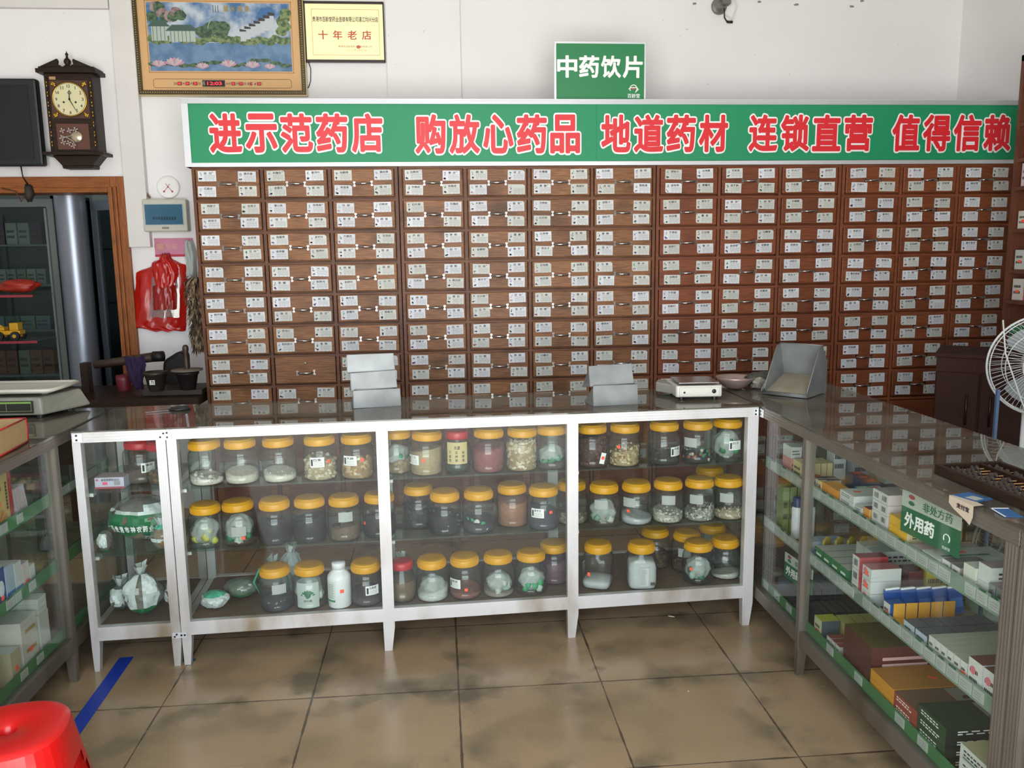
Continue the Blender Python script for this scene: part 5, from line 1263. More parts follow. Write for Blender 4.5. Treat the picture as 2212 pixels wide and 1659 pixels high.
# pendulum wall clock
ck = empty('wall_clock', (wall_pt(181, 340).x, YB, wall_pt(181, 345).z)); tag(ck, 'dark wooden pendulum clock showing five past twelve region', 'clock')
ck['label'] = 'dark wooden pendulum wall clock with cream dial and pointed finial'
cw, chh, cd = .135, .47, .12
m = MB().box(-cw, -cd, .03, cw, 0, chh, W_DARK); m.obj('case', ck, bev=.003)
m = MB().box(-cw-.03, -cd-.03, chh, cw+.03, 0, chh+.022, W_DARK).box(-cw-.018, -cd-.018, chh+.022, cw+.018, 0, chh+.034, W_DARK)
T = TR((0, -cd-.005, chh+.034)) @ RX(rad(90))
m.prism([(-cw-.005, 0), (-.03, 0), (-.03, .006), (-.045, .012), (-.04, .03), (-.045, .042)], 0, .018, W_DARK, T)
m.prism([(cw+.005, 0), (.045, .042), (.04, .03), (.045, .012), (.03, .006), (.03, 0)], 0, .018, W_DARK, T)
m.lathe([(.022, 0), (.022, .008), (.012, .012), (.018, .024), (.020, .034), (.016, .044), (.007, .052), (.006, .066), (.010, .072), (.004, .08), (0, .092)], W_DARK, TR((0, -cd+.01, chh+.034)), 18).obj('pediment', ck)
m = MB().box(-cw-.035, -cd-.03, .012, cw+.035, 0, .03, W_DARK)
m.prism([(-cw, .012), (-cw+.05, -.045), (cw-.05, -.045), (cw, .012)], 0, cd*.85, W_DARK, RX(rad(90))).prism([(-.09, -.045), (-.085, -.06), (.085, -.06), (.09, -.045)], 0, cd*.8, W_DARK, RX(rad(90))).obj('base', ck, bev=.002)
dz = chh-.145
MB().box(-.105, -cd-.004, dz-.105, .105, -cd-.001, dz+.105, mat('#4A2E24', .4)).obj('dial_panel', ck)
m = MB()
for sx_ in (-1, 1):
    for sz in (-1, 1):
        for k in range(6): m.blob((sx_*(.085+.008*math.cos(k)), -cd-.006, dz+sz*(.085+.008*math.sin(k*1.7))), .009, .003, .009, BRASS, None, 6, 4)
m.obj('corner_ornament', ck)
T = TR((0, -cd-.004, dz)) @ RX(rad(90))
m = MB().lathe([(.098, 0), (.098, .006), (.092, .008), (.09, .006)], BRASS, T, 48, cap=False).lathe([(.091, .004), (0, .0041)], mat('#D6CFA4', .5), T, 48, cap=False)
y = -cd-.0088
for k in range(1, 13):
    a_ = rad(90-30*k); m.text(str(k), .073*math.cos(a_)-.009, dz+.073*math.sin(a_)-.009, .018, .018, INK, TR((0, y, 0)), off=.02, keep=True)
for k in range(60):
    a_ = k*math.pi/30; m.box(.086, -.0008, -.0004, .089, .0008, .0004, INK, TR((0, y, dz)) @ RY(a_))
for sx_ in (-.033, .033): m.lathe([(.006, 0), (.005, .001), (0, .001)], BLACK, TR((sx_, y, dz-.016)) @ RX(rad(90)), 14)
m.obj('dial', ck)
m = MB().tube([(0, y-.003, dz), (.004, y-.003, dz+.052)], [.003, .0014], BLACK, seg=6).tube([(0, y-.005, dz), (.034, y-.005, dz-.066)], [.0028, .001], BLACK, seg=6)
m.tube([(.0035+.009*math.cos(k), y-.003, dz+.036+.008*math.sin(k)) for k in range(7)], .0016, BLACK, seg=6, closed=True).lathe([(.006, 0), (.004, .004), (0, .004)], BLACK, TR((0, y-.002, dz)) @ RX(rad(90)), 12).obj('clock_hand', ck)
MB().box(-.09, -cd-.003, .045, .09, -cd-.001, .045+.145, mat('#5A3528', .25)).obj('pendulum_window', ck)
m = MB().lathe([(.033, 0), (.03, .004), (0, .006)], mat('#C9BFA0', .25, .8), TR((.018, -cd-.004, .115)) @ RX(rad(90)), 32).obj('pendulum', ck)
fl = mat('#A9A6A0', .5); m = MB(); y = -cd-.012
m.tube([(-.06, y, .12), (-.03, y, .11), (0, y, .09), (.01, y, .07)], .0025, fl, seg=5).tube([(-.06, y, .10), (-.04, y, .115), (-.01, y, .12)], .002, fl, seg=5)
for fx, fz in ((-.055, .15), (-.015, .15), (.018, .155), (-.06, .11), (-.055, .085), (-.025, .08), (0, .065)):
    for k in range(4): a_ = k*math.pi/2+.3; m.add([(fx, y, fz), (fx+.012*math.cos(a_-.35), y-.0005, fz+.012*math.sin(a_-.35)), (fx+.017*math.cos(a_), y-.0005, fz+.017*math.sin(a_)), (fx+.012*math.cos(a_+.35), y-.0005, fz+.012*math.sin(a_+.35))], [(0, 1, 2, 3)], fl)
m.obj('etched_flowers', ck)
for sx_ in (-1, 1):
    m = MB()
    for k in range(22): m.blob((sx_*(cw-.014), -cd-.004, .05+k*.0185), .004, .004, .009, BRASS if k % 3 else BLACK, None, 8, 5)
    m.obj('gilt_column', ck)
MB().box(-.105, -cd-.0012, chh-.035, -.07, -cd, chh-.018, mat('#B08A5A', .6)).obj('paper_sticker', ck)

# framed picture clock
A, B = wall_pt(302, 208), wall_pt(662, 210); pw = B.x-A.x+.01; px0 = A.x
pc = empty('framed_picture', (A.x+pw/2, YB, A.z)); tag(pc, 'large gilt framed lake landscape with a digital calendar strip', 'picture')
ph_ = .60; FR = mat('#4E4226', .35, .4); GOLD = mat('#C9B88A', .3, .5); MATB = mat('#D2A874', .6)
m = MB()
for a_, b_, c_, d_ in ((-pw/2, 0, pw/2, .03), (-pw/2, ph_-.03, pw/2, ph_), (-pw/2, .03, -pw/2+.03, ph_-.03), (pw/2-.03, .03, pw/2, ph_-.03)): m.box(a_, -.035, b_, c_, 0, d_, FR)
for a_, b_, c_, d_ in ((-pw/2-.002, -.003, pw/2+.002, .004), (-pw/2-.002, 0, -pw/2+.004, ph_), (pw/2-.004, 0, pw/2+.002, ph_)): m.box(a_, -.037, b_, c_, 0, d_, GOLD)
m.obj('frame', pc, bev=.002)
m = MB(); k = 0
x = -pw/2+.02
while x < pw/2-.01: m.blob((x, -.036, .017), .0035, .003, .0035, GOLD, None, 6, 4); x += .0135
z = .03
while z < ph_:
    for s in (-1, 1): m.blob((s*(pw/2-.017), -.036, z), .0035, .003, .0035, GOLD, None, 6, 4)
    z += .0135
m.obj('bead_moulding', pc)
MB().box(-pw/2+.03, -.022, .03, pw/2-.03, 0, ph_-.03, MATB).obj('mount', pc)
iw, iz0, iz1 = pw/2-.082, .14, .525
m = MB(); Y = -.0232
def rq(x0, z0, x1, z1, mm, e=0): m.quad((x0, Y-e, z0), (x1, Y-e, z0), (x1, Y-e, z1), (x0, Y-e, z1), mm)
def skyn():
    mt, nt, b = _mk('painted_sky'); c = mixc(nt, ramp(nt, noise(nt, 7, 5), .45, .62), lin('#3F6C9C'), lin('#B9C4CC')); L(nt, c, b.inputs['Base Color']); b.inputs['Roughness'].default_value = .4; return mt
def fol(n_, a_, b_, sc_=60):
    mt, nt, b = _mk(n_); c = mixc(nt, ramp(nt, noise(nt, sc_, 4), .4, .6), lin(a_), lin(b_)); L(nt, c, b.inputs['Base Color']); b.inputs['Roughness'].default_value = .5; return mt
F1, F2, F3, F4 = fol('painted_bush', '#3E5A3A', '#7E8E5E'), fol('painted_tree', '#2E4636', '#55704E'), fol('painted_blossom', '#7E6268', '#A08A86'), fol('painted_lake', '#4E7094', '#6A88A8', 14)
rq(-iw, iz0, iw, iz1, skyn())
rq(-iw, iz0, iw, iz0+.16, F4, .0001)
pr2 = random.Random(5)
def ell(cx, cz, rx, rz_, mm, e): m.add([(cx+rx*math.cos(a_*.52)*pr2.uniform(.85, 1.12), Y-e, cz+rz_*math.sin(a_*.52)*pr2.uniform(.85, 1.12)) for a_ in range(12)], [tuple(range(12))], mm)
for k in range(26): ell(-iw+.02+k*.031, iz0+.175+pr2.uniform(-.01, .015), .03, .022, F1, .0002+k*.00001)
for k in range(9): ell(-iw+.03+k*.02, iz0+.33+pr2.uniform(-.03, .03), .035, .03, [F2, F3][k % 2], .0005+k*.00001)
for k in range(6): ell(-.05+pr2.uniform(-.06, .06), iz0+.23+pr2.uniform(-.02, .03), .05, .035, F2, .0007+k*.00001)
for k in range(5): ell(iw-.04+pr2.uniform(-.02, .02), iz0+.23+k*.025, .035, .03, F1, .0008+k*.00001)
WP, RFP, DKP = mat('#A9B8AC', .5), mat('#3F5A50', .5), mat('#3A3836', .5)
def house(x, z, w, h, e, wp=WP):
    rq(x, z, x+w, z+h, wp, e)
    for k in range(int(w/.022)): rq(x+.008+k*.022, z, x+.011+k*.022, z+h, RFP, e+.0001)
    m.add([(x-.02, Y-e-.0002, z+h), (x+w+.02, Y-e-.0002, z+h), (x+w-.02, Y-e-.0002, z+h+.035), (x+.02, Y-e-.0002, z+h+.035)], [(0, 1, 2, 3)], RFP)
house(-iw+.02, iz0+.17, .09, .08, .001); house(-iw+.12, iz0+.165, .15, .06, .0011)
for k in range(7):
    x = .12+k*.028; z = iz0+.19+k*.012; rq(x, z-.02, x+.03, z+.035+k*.003, mat('#B9C0C4', .5), .001+k*.0001)
    m.add([(x-.004, Y-.0018-k*.0001, z+.035+k*.003), (x+.034, Y-.0018-k*.0001, z+.035+k*.003), (x+.034, Y-.0018-k*.0001, z+.043+k*.004), (x-.004, Y-.0018-k*.0001, z+.05+k*.004)], [(0, 1, 2, 3)], DKP)
m.tube([(.0+.065*math.cos(math.pi*k/14), Y-.0012, iz0+.24+.065*math.sin(math.pi*k/14)) for k in range(15)], .003, mat('#9FB8A8', .5), seg=4)
for k in range(14):
    x = -iw+.02+k*iw*2/14; ell(x, iz0+.045+pr2.uniform(-.015, .02), .035, .012, F2, .002+k*.00002)
for x, z, r in ((-iw+.05, .03, .038), (-iw+.14, .035, .05), (-.11, .02, .034), (.04, .03, .042), (.18, .025, .04), (.28, .02, .03)):
    for k in range(7):
        a_ = rad(20+k*23); m.add([(x, Y-.003-k*.0001, iz0+z-.008), (x+r*math.cos(a_-.2), Y-.003-k*.0001, iz0+z+r*.7*math.sin(a_-.2)), (x+r*1.25*math.cos(a_), Y-.003-k*.0001, iz0+z+r*.9*math.sin(a_)), (x+r*math.cos(a_+.2), Y-.003-k*.0001, iz0+z+r*.7*math.sin(a_+.2))], [(0, 1, 2, 3)], mat(['#B98AA0', '#C9A4B0', '#A9AFA8'][k % 3], .5))
for i, ch in enumerate('碧水荷香'): m.text(ch, .03+i*.04, iz0+.335, .03, .034, mat('#A08A3E', .5), TR((0, Y-.003, 0)), off=.02)
for q in range(3): m.box(-.03+q*.014, Y-.0032, iz0+.33, -.027+q*.014, Y-.003, iz0+.37, DKP)
m.obj('landscape_print', pc)
m = MB()
for a_, b_, c_, d_ in ((-iw-.01, iz0-.01, iw+.01, iz0-.006), (-iw-.01, iz1+.006, iw+.01, iz1+.01), (-iw-.01, iz0-.01, -iw-.006, iz1+.01), (iw+.006, iz0-.01, iw+.01, iz1+.01)): m.box(a_, -.0235, b_, c_, -.0215, d_, mat('#A8804E', .5))
m.obj('inner_border', pc)
m = MB(); LED = mat('#FF2A3A', .5, emit=1.2); BK = mat('#1A1012', .3)
m.tube([(-iw+.01, -.0235, .052), (-iw+.02, -.0235, .045), (iw-.02, -.0235, .045), (iw-.01, -.0235, .052), (iw-.01, -.0235, .088), (iw-.02, -.0235, .095), (-iw+.02, -.0235, .095), (-iw+.01, -.0235, .088)], .0012, mat('#7A5A34', .5), seg=4, closed=True)
def led(x, w_, t_, h=.018): m.box(x, -.026, .06, x+w_, -.022, .06+h, BK); m.text(t_, x+.003, .063, w_-.006, h-.006, LED, TR((0, -.0265, 0)), off=.02)
def lab(x, t_, w_=.014): m.text(t_, x, .062, w_, .014, mat('#5A3A1E', .5), TR((0, -.0228, 0)), off=.015)
lab(-.285, '20', .02); led(-.262, .024, '88'); lab(-.234, '年'); led(-.216, .022, '8'); lab(-.19, '月'); led(-.172, .024, '28'); lab(-.144, '日')
m.box(-.118, -.027, .052, .012, -.022, .088, BK); m.text('时间', -.115, .056, .012, .028, mat('#B9B4A8', .5), TR((0, -.0275, 0)), off=.01); m.text('12:03', -.09, .06, .085, .02, LED, TR((0, -.0275, 0)), off=.02)
lab(.018, '农历', .028); led(.05, .022, '88'); lab(.076, '月'); led(.094, .022, '28'); lab(.12, '日'); lab(.142, '星'); led(.158, .012, '3'); lab(.182, '温度', .012); led(.2, .022, '28'); lab(.226, 'C', .006)
m.obj('calendar_strip', pc)
m = MB().tube([(-pw/2-.04, -.005, .52), (-pw/2-.02, -.01, .525), (-pw/2, -.02, .54)], .003, BLACK).tube([(pw/2+.002, -.02, .24), (pw/2+.025, -.01, .16), (pw/2+.02, -.005, .09), (pw/2+.005, -.005, .05)], .0025, BLACK).obj('power_cable', pc)
# gilt plaque
A, B = wall_pt(664, 136), wall_pt(833, 133); pl = empty('wall_plaque', ((A.x+B.x)/2-.0, YB, A.z)); tag(pl, 'yellow plaque reading 十年老店 in a black frame', 'plaque')
w2 = (B.x-A.x)/2; h2 = wall_pt(660, 5).z-A.z
m = MB()
for a_, b_, c_, d_ in ((-w2-.01, 0, w2, .014), (-w2-.01, h2-.014, w2, h2), (-w2-.01, 0, -w2+.004, h2), (w2-.006, 0, w2, h2)): m.box(a_, -.032, b_, c_, 0, d_, mat('#2A1A16', .35))
m.obj('frame', pl, bev=.002)
PLQ = mat('#EFE3AE', .35, .1, var=.05, vs=6, emit=.25)  # plate also emits a little of its own colour
MB().box(-w2+.004, -.024, .014, w2-.006, 0, h2-.014, PLQ).obj('plate', pl)
m = MB(); T = TR((0, -.0245, 0)); GD = mat('#B89A50', .4, .3)
for a_, b_, c_, d_ in ((-w2+.04, .04, w2-.03, .042), (-w2+.04, h2-.045, w2-.03, h2-.043), (-w2+.04, .04, -w2+.042, h2-.043), (w2-.032, .04, w2-.03, h2-.043)): m.box(a_, -.0246, b_, c_, -.0238, d_, GD)
m.text('贵港市百龄堂药业连锁有限公司湛江均兴分店', -w2+.045, h2-.115, 2*w2-.08, .03, mat('#2A2418', .5), T, off=.02)
for i, ch in enumerate('十年老店'): m.text(ch, -w2+.075+i*.086, h2-.215, .056, .052, mat('#C04A2E', .5), T, off=.02)
m.text('贵港市百龄堂药业连锁有限公司', -w2+.19, .085, .2, .011, mat('#7A4A20', .5), T); m.text('二〇一二年十月廿八日', -w2+.235, .066, .12, .008, mat('#A07A40', .5), T); m.blob((-w2+.31, -.0245, .088), .012, .0006, .01, mat('#C9605A', .5))
m.obj('lettering', pl)

# breaker box
A, B = wall_pt(310, 500, YB-.1), wall_pt(398, 430, YB-.1); bb = empty('breaker_box', ((A.x+B.x)/2, YB, A.z)); tag(bb, 'cream electrical breaker box with tinted window on the wall', 'breaker box')
w2 = (B.x-A.x)/2; h2 = B.z-A.z; CR = mat('#BDBBAC', .45)
MB().box(-w2, -.07, 0, w2, 0, h2, mat('#A3A39A', .5)).obj('housing', bb, bev=.008)
MB().box(-w2-.003, -.085, -.002, w2+.003, -.068, h2+.002, CR).obj('front_cover', bb, bev=.01)
MB().box(-w2+.012, -.0885, .038, w2-.016, -.084, h2-.028, mat('#A9BCC2', .3)).obj('window_recess', bb, bev=.002)
for k in range(9):
    MB().box(-.068+k*.0155, -.094, .07-(.004 if k > 2 else 0), -.058+k*.0155, -.088, .085, mat('#26323C', .4)).obj('breaker_switch', bb)
MB().box(-w2+.014, -.0975, .04, w2-.018, -.0955, h2-.03, BLUEG).obj('window', bb)
MB().box(-.02, -.0875, .014, .02, -.085, .026, mat('#7E7A6A', .5)).obj('name_tab', bb)
# thermometer / hygrometer
A = wall_pt(362, 404, YB-.03); th = empty('wall_thermometer', (A.x, YB, A.z)); tag(th, 'round white thermometer dial above the breaker box', 'thermometer')
T = RX(rad(90))
MB().lathe([(.062, 0), (.066, .01), (.066, .022), (.06, .028), (.056, .024)], WHITE, T, 40).obj('case', th)
m = MB().lathe([(.057, .022), (0, .0222)], mat('#C9C6C0', .5), T, 40, cap=False); y = -.0232
for k in range(50):
    a_ = rad(-150+k*6); m.box(.042, -.0003, -.0006, .047 if k % 5 else .05, .0003, .0006, INK, TR((0, y, 0)) @ RY(-a_-math.pi/2))
for k in range(14): m.text(str(10+k*5 % 90), .034*math.cos(rad(210-k*18))-.004, .034*math.sin(rad(210-k*18)), .007, .005, INK, TR((0, y, 0)))
m.obj('dial', th)
m = MB().tube([(-.022, y-.002, -.024), (.012, y-.002, .018)], .0015, mat('#B03A40', .5), seg=5).tube([(.022, y-.0035, -.024), (-.012, y-.0035, .02)], .0015, mat('#B03A40', .5), seg=5)
for s in (-1, 1): m.blob((s*.024, y-.002, -.026), .006, .001, .006, mat('#C0303A', .5))
m.lathe([(.006, 0), (0, .003)], mat('#6A3A3A', .5), TR((0, y, 0)) @ T, 12).obj('needle', th)
# stub of cut wires beside trunking
m = MB()
for k in range(3): m.tube([(wall_pt(310, 400).x+.004*k, YB-.02, wall_pt(310, 402).z), (wall_pt(318, 415).x+.004*k, YB-.03, wall_pt(318, 418).z), (wall_pt(327, 425).x+.003*k, YB-.04, wall_pt(327, 428).z)], .004, mat(['#6A4A3E', '#3A2A26', '#8A5A4A'][k], .6))
tag(m.obj('cable_bundle'), 'short bundle of brown wires entering the breaker box', 'cable')
# pink notice
A, B = wall_pt(336, 555), wall_pt(402, 514); pk = empty('pink_notice', (A.x, YB-.004, A.z)); tag(pk, 'pink and red notice with pale gold characters on the wall', 'notice')
MB().box(0, 0, .012, B.x-A.x+.04, .003, B.z-A.z, mat('#C07A94', .5)).box(0, -.0005, 0, B.x-A.x+.04, .003, .014, mat('#B02438', .5)).obj('sheet', pk)
m = MB().text('福', .012, .045, .04, .035, mat('#C9A07A', .5), TR((0, -.001, 0))).text('平安', .065, .045, .07, .035, mat('#C9A07A', .5), TR((0, -.001, 0)))
m.tube([(.03+.03*math.cos(k*.4), -.001, .062+.024*math.sin(k*.4)) for k in range(16)], .002, mat('#C9A07A', .5), seg=4, closed=True).obj('lettering', pk)
# red plastic bags hanging
rnd = random.Random(9)
def cloth(name, outline, depth, mt, y0, amp, seed, thick=.004):
    """a crumpled hanging sheet: rows of (x left, x right, z), pleated in y"""
    r = random.Random(seed); ph = [r.uniform(0, 6) for _ in range(4)]; nx, rows = 26, outline; m = MB(); v = []
    full = []
    for i in range(len(rows)-1):
        for s in range(5):
            u = s/5; a_, b_ = rows[i], rows[i+1]; full.append(tuple(a_[k]+(b_[k]-a_[k])*u for k in range(3)))
    full.append(rows[-1]); nr = len(full)
    for sd in (0, 1):
        for i, (xl, xr, z) in enumerate(full):
            for k in range(nx+1):
                u = k/nx; x = xl+(xr-xl)*u
                q = amp*(math.sin(9*u+ph[0]+i*.25)+.6*math.sin(23*u+ph[1]-i*.4)+.4*math.sin(41*u+i*.9+ph[2]))+r.uniform(-1, 1)*amp*.3
                e = min(1, 6*u, 6*(1-u)); v.append((x+r.uniform(-1, 1)*.002, y0-depth*e*(1-.3*abs(u-.5))-q*.5*e+(sd*thick), z+.004*math.sin(15*u+i)))
    f = []; o = nr*(nx+1)
    for i in range(nr-1):
        for k in range(nx): a_ = i*(nx+1)+k; f.append((a_, a_+nx+1, a_+nx+2, a_+1)); f.append((o+a_, o+a_+1, o+a_+nx+2, o+a_+nx+1))
    m.add(v, f, mt, None, True); return m
RB = mat('#B0180F', .28, var=.12, vs=14); 
def W(px, py, y=YB-.03): p_ = aty(px, py, y); return p_.x, p_.z
def rowsof(L_): return [(W(a_, y_)[0], W(b_, y_)[0], W(a_, y_)[1]) for a_, b_, y_ in L_]
o = cloth('red_bag', rowsof([(350, 364, 548), (345, 370, 562), (328, 398, 572), (292, 402, 590), (288, 402, 640), (284, 400, 690), (284, 400, 708), (330, 398, 716)]), .035, RB, YB-.008, .012, 1).obj('carrier_bag')
tag(o, 'large red plastic carrier bag hanging on the wall behind a smaller one', 'bag')
o = cloth('red_bag', rowsof([(350, 366, 550), (346, 372, 562), (330, 380, 568), (332, 388, 590), (338, 380, 622)]), .03, RB, YB-.052, .012, 2).obj('carrier_bag')
tag(o, 'small folded red plastic bag on top of the hanging bags', 'bag')
o = cloth('clear', rowsof([(330, 388, 600), (328, 390, 640), (324, 390, 686)]), .012, BAGM, YB-.05, .006, 4).obj('clear_bag'); tag(o, 'clear plastic bag edge showing under the small red bag', 'bag')
o = cloth('red_bag', rowsof([(334, 384, 618), (334, 386, 640), (336, 384, 668)]), .02, mat('#8E120C', .3, var=.15, vs=14), YB-.064, .008, 3).obj('carrier_bag'); tag(o, 'darker red folded bag within the clear plastic bag', 'bag')
o = cloth('white', rowsof([(400, 416, 520), (398, 424, 545), (404, 424, 575), (402, 424, 600)]), .05, FOG, YB-.02, .012, 5).obj('white_bag'); tag(o, 'whitish plastic bag hanging between the notice and the drawer cabinet', 'bag')
# feather duster
fd = empty('feather_duster', (aty(428, 600, 5.0).x, 5.0, 1.0)); tag(fd, 'brown feather duster hanging against the cabinet side', 'duster')
zt, zb_ = aty(425, 590, 5.0).z-1, aty(430, 762, 5.0).z-1
MB().tube([(.02, 0, zt+.16), (.01, 0, zt), (0, 0, zb_+.1)], .008, mat('#8A6A42', .5)).obj('handle', fd)
m = MB(); rnd = random.Random(4)
FE = [mat(c, .9) for c in ('#5E4A36', '#7E6A50', '#43342A', '#8E7A5E', '#3A2C22')]
for k in range(620):
    z = rnd.uniform(zb_+.05, zt); a_ = rnd.uniform(0, 6.28); r = .045+.02*math.sin((z-zb_)*3); l = rnd.uniform(.05, .09); c_, s_ = math.cos(a_), math.sin(a_)
    p0 = Vector((c_*.008-.01, s_*.008, z)); p1 = Vector((c_*r*rnd.uniform(.7, 1.2)-.01, s_*r, z-l*.5)); p2 = Vector((c_*r*rnd.uniform(.8, 1.4)-.01, s_*r*1.1, z-l)); sd = Vector((-s_, c_, rnd.uniform(-.3, .3)))*rnd.uniform(.005, .011)
    m.add([p0, p1+sd, p2, p1-sd], [(0, 1, 2, 3)], rnd.choice(FE))
m.obj('feathers', fd)
# lamp bracket with wires near the ceiling
A = wall_pt(1552, 15); lb = empty('lamp_bracket', (A.x, YB, A.z)); tag(lb, 'bare round metal lamp bracket with dangling wires near the ceiling', 'bracket')
m = MB().lathe([(.045, 0), (.05, .012), (.042, .02), (.02, .028), (.016, .05)], mat('#8A8A86', .4, .6), RX(rad(90)), 28).obj('mounting_cup', lb)
MB().box(.0, -.09, -.005, .05, -.03, .05, mat('#77746C', .5, .4)).box(.015, -.1, .03, .045, -.02, .09, mat('#9A968C', .5, .4)).obj('arm', lb, bev=.003)
m = MB().tube([(.05, -.03, .07), (.095, -.02, .05), (.11, -.02, -.0), (.09, -.02, -.07), (.05, -.02, -.09), (.03, -.02, -.06)], .004, WHITE).tube([(.02, -.05, -.02), (.03, -.03, -.07), (.05, -.02, -.092)], .004, BLACK).tube([(.05, -.02, -.092), (.085, -.02, -.094)], .008, BLACK).tube([(.03, -.03, -.05), (.07, -.02, -.066), (.09, -.02, -.09)], .003, WHITE).obj('wire', lb)
m = MB()
for px, py in ((1500, 8), (1640, 4), (1720, 10), (1840, 14), (1862, 2)): p_ = wall_pt(px, py); m.blob((p_.x, YB-.001, p_.z), .014, .002, .006, mat('#8E857A', .8), None, 8, 5, .4)
tag(m.obj('plaster_damage', None), 'row of small chipped spots in the plaster by the lamp bracket', 'damage')['kind'] = 'stuff'

# ------------------------------------------------------------------ herb workbench with mortars, left
wt = empty('workbench', (-1.72, 4.85, 0)); tag(wt, 'dark wooden workbench under the wall left of the drawer cabinets', 'table')
MB().box(-.55, -.27, .80, .405, .27, .845, W_DARK).obj('table_top', wt, bev=.003)
for x in (-.52, .34):
    for y in (-.24, .21): MB().box(x, y, 0, x+.05, y+.05, .80, W_DARK).obj('leg', wt)
MB().box(-.5, -.22, .70, .36, -.2, .80, W_DARK).obj('apron', wt)
bd = MB().box(-.16, -.12, 0, .16, .12, .03, mat('#2E2622', .5)).obj('chopping_slab', None, bev=.004); bd.location = (-1.475, 4.78, .8455); tag(bd, 'dark slab under the two mortars', 'board')
IR = mat('#3A342C', .4, .5, var=.1); IRD = mat('#1E1A18', .5, .4)
def mortar(px, py, r, h, lab, rim=False, pestle=False):
    p_ = atz(px, py, .877); t = empty('mortar', (p_.x, p_.y+r*.7, .8765)); tag(t, lab, 'mortar')
    MB().lathe([(r*.62, 0), (r*.66, .008), (r*.9, h*.8), (r*1.0, h*.86), (r*1.0, h), (r*.9, h), (r*.8, h*.6), (r*.5, h*.12), (0, h*.1)], IR if not rim else IRD, None, 32, cap=False).obj('bowl', t)
    if rim: MB().lathe([(r*.5, h), (r*1.35, h+.004), (r*1.35, h+.01), (r*.4, h+.012)], mat('#6A6258', .5), None, 36).obj('cover', t)
    if pestle: MB().lathe([(.012, 0), (.014, .05), (.011, .09), (.017, .115), (.016, .13), (.009, .14), (0, .142)], mat('#4A3C32', .4, .5), TR((0, 0, h+.005)), 20).obj('pestle', t)
    else:
        m = MB(); m.box(-.016, -r*.93, h*.38, .012, -r*.915, h*.62, WHITE); m.text('为', -.01, h*.42, .018, .02, INK, TR((0, -r*.935, 0)), off=.02); m.obj('paper_label', t)
    return t
mortar(333, 846, .062, .105, 'bronze mortar with a small white label')
mortar(402, 843, .062, .10, 'dark covered mortar with its pestle standing upright', True, True)
pj2 = MB()
# herb slicer: wooden arm with purple cloth over it
hk = empty('herb_slicer', (-1.60, 4.86, .846)); tag(hk, 'wooden-armed herb slicer with a dark hood behind the mortars', 'slicer')
a0 = aty(204, 788, 4.86); a1 = aty(342, 770, 4.86)
MB().tube([(a0.x+1.60, 0, a0.z-.846), (a1.x+1.60, 0, a1.z-.846)], [.022, .028], mat('#3E2C20', .5)).tube([(a1.x+1.57, 0, a1.z-.847), (a1.x+1.63, 0, a1.z-.845)], .03, IRD).obj('arm', hk)
MB().prism([(-.02, 0), (.12, 0), (.125, .2), (.09, .215), (.0, .16)], -.06, .06, IRD, TR((0, .13, 0)) @ RX(rad(90))).obj('hood', hk, bev=.02)
MB().box(-.42, -.03, 0, -.38, .03, .17, W_DARK).obj('support', hk)
mm = aty(294, 790, 4.82)
o = cloth('cloth', [(mm.x-.055, mm.x+.055, mm.z+.055), (mm.x-.05, mm.x+.06, mm.z+.0), (mm.x-.035, mm.x+.04, mm.z-.07), (mm.x-.005, mm.x+.035, mm.z-.13)], .02, mat('#241238', .8), 4.80, .01, 8).obj('purple_cloth'); tag(o, 'purple cloth draped over the slicer arm', 'cloth')
cu = aty(268, 830, 4.9); o = MB().lathe([(.035, 0), (.042, .06), (.04, .09), (0, .09)], mat('#6A1E2A', .4), None, 24).obj('red_tin', None); o.location = (cu.x, 4.9, .846); tag(o, 'small dark red tin under the purple cloth', 'tin')

# ------------------------------------------------------------------ fridges in the alcove
def fridge():
    yf = 5.75
    x0, x1 = -3.1, aty(135, 600, yf).x
    t = empty('display_fridge', ((x0+x1)/2, yf, 0)); tag(t, 'dark glass-fronted display fridge with stocked shelves in the alcove', 'fridge')
    w2 = (x1-x0)/2; FG = mat('#3A4240', .5)
    MB().box(-w2, .5, .05, w2, .55, 2.0, mat('#5E6A66', .6)).box(-w2, 0, 1.98, w2, .55, 2.02, FG).box(-w2, 0, .05, w2, .55, .12, FG).box(-w2, 0, .05, -w2+.03, .55, 2.0, FG).box(w2-.03, 0, .05, w2, .55, 2.0, FG).obj('cabinet_body', t)
    MB().box(-w2+.01, -.02, .1, w2-.01, 0, .14, mat('#6A726E', .4, .5)).box(-w2+.01, -.02, 1.93, w2-.01, 0, 1.98, mat('#6A726E', .4, .5)).box(w2-.05, -.02, .14, w2-.01, 0, 1.93, mat('#6A726E', .4, .5)).obj('door_frame', t)
    MB().box(-w2+.02, -.012, .14, w2-.05, -.008, 1.93, clear('dim_fridge_glass', '#D5DEDA', haze=.02, hazecol='#6A7672')).obj('door_glass', t)
    for z in (.45, .82, 1.12, 1.42, 1.68): MB().box(-w2+.03, .03, z, w2-.03, .48, z+.012, mat('#7E8A86', .4)).obj('shelf', t)
    return t, x0, x1, yf
ft, fx0, fx1, fyf = fridge()
r_ = random.Random(12)
nmz = {.45: 'lowest', .82: 'second', 1.12: 'third', 1.42: 'fourth', 1.68: 'top'}
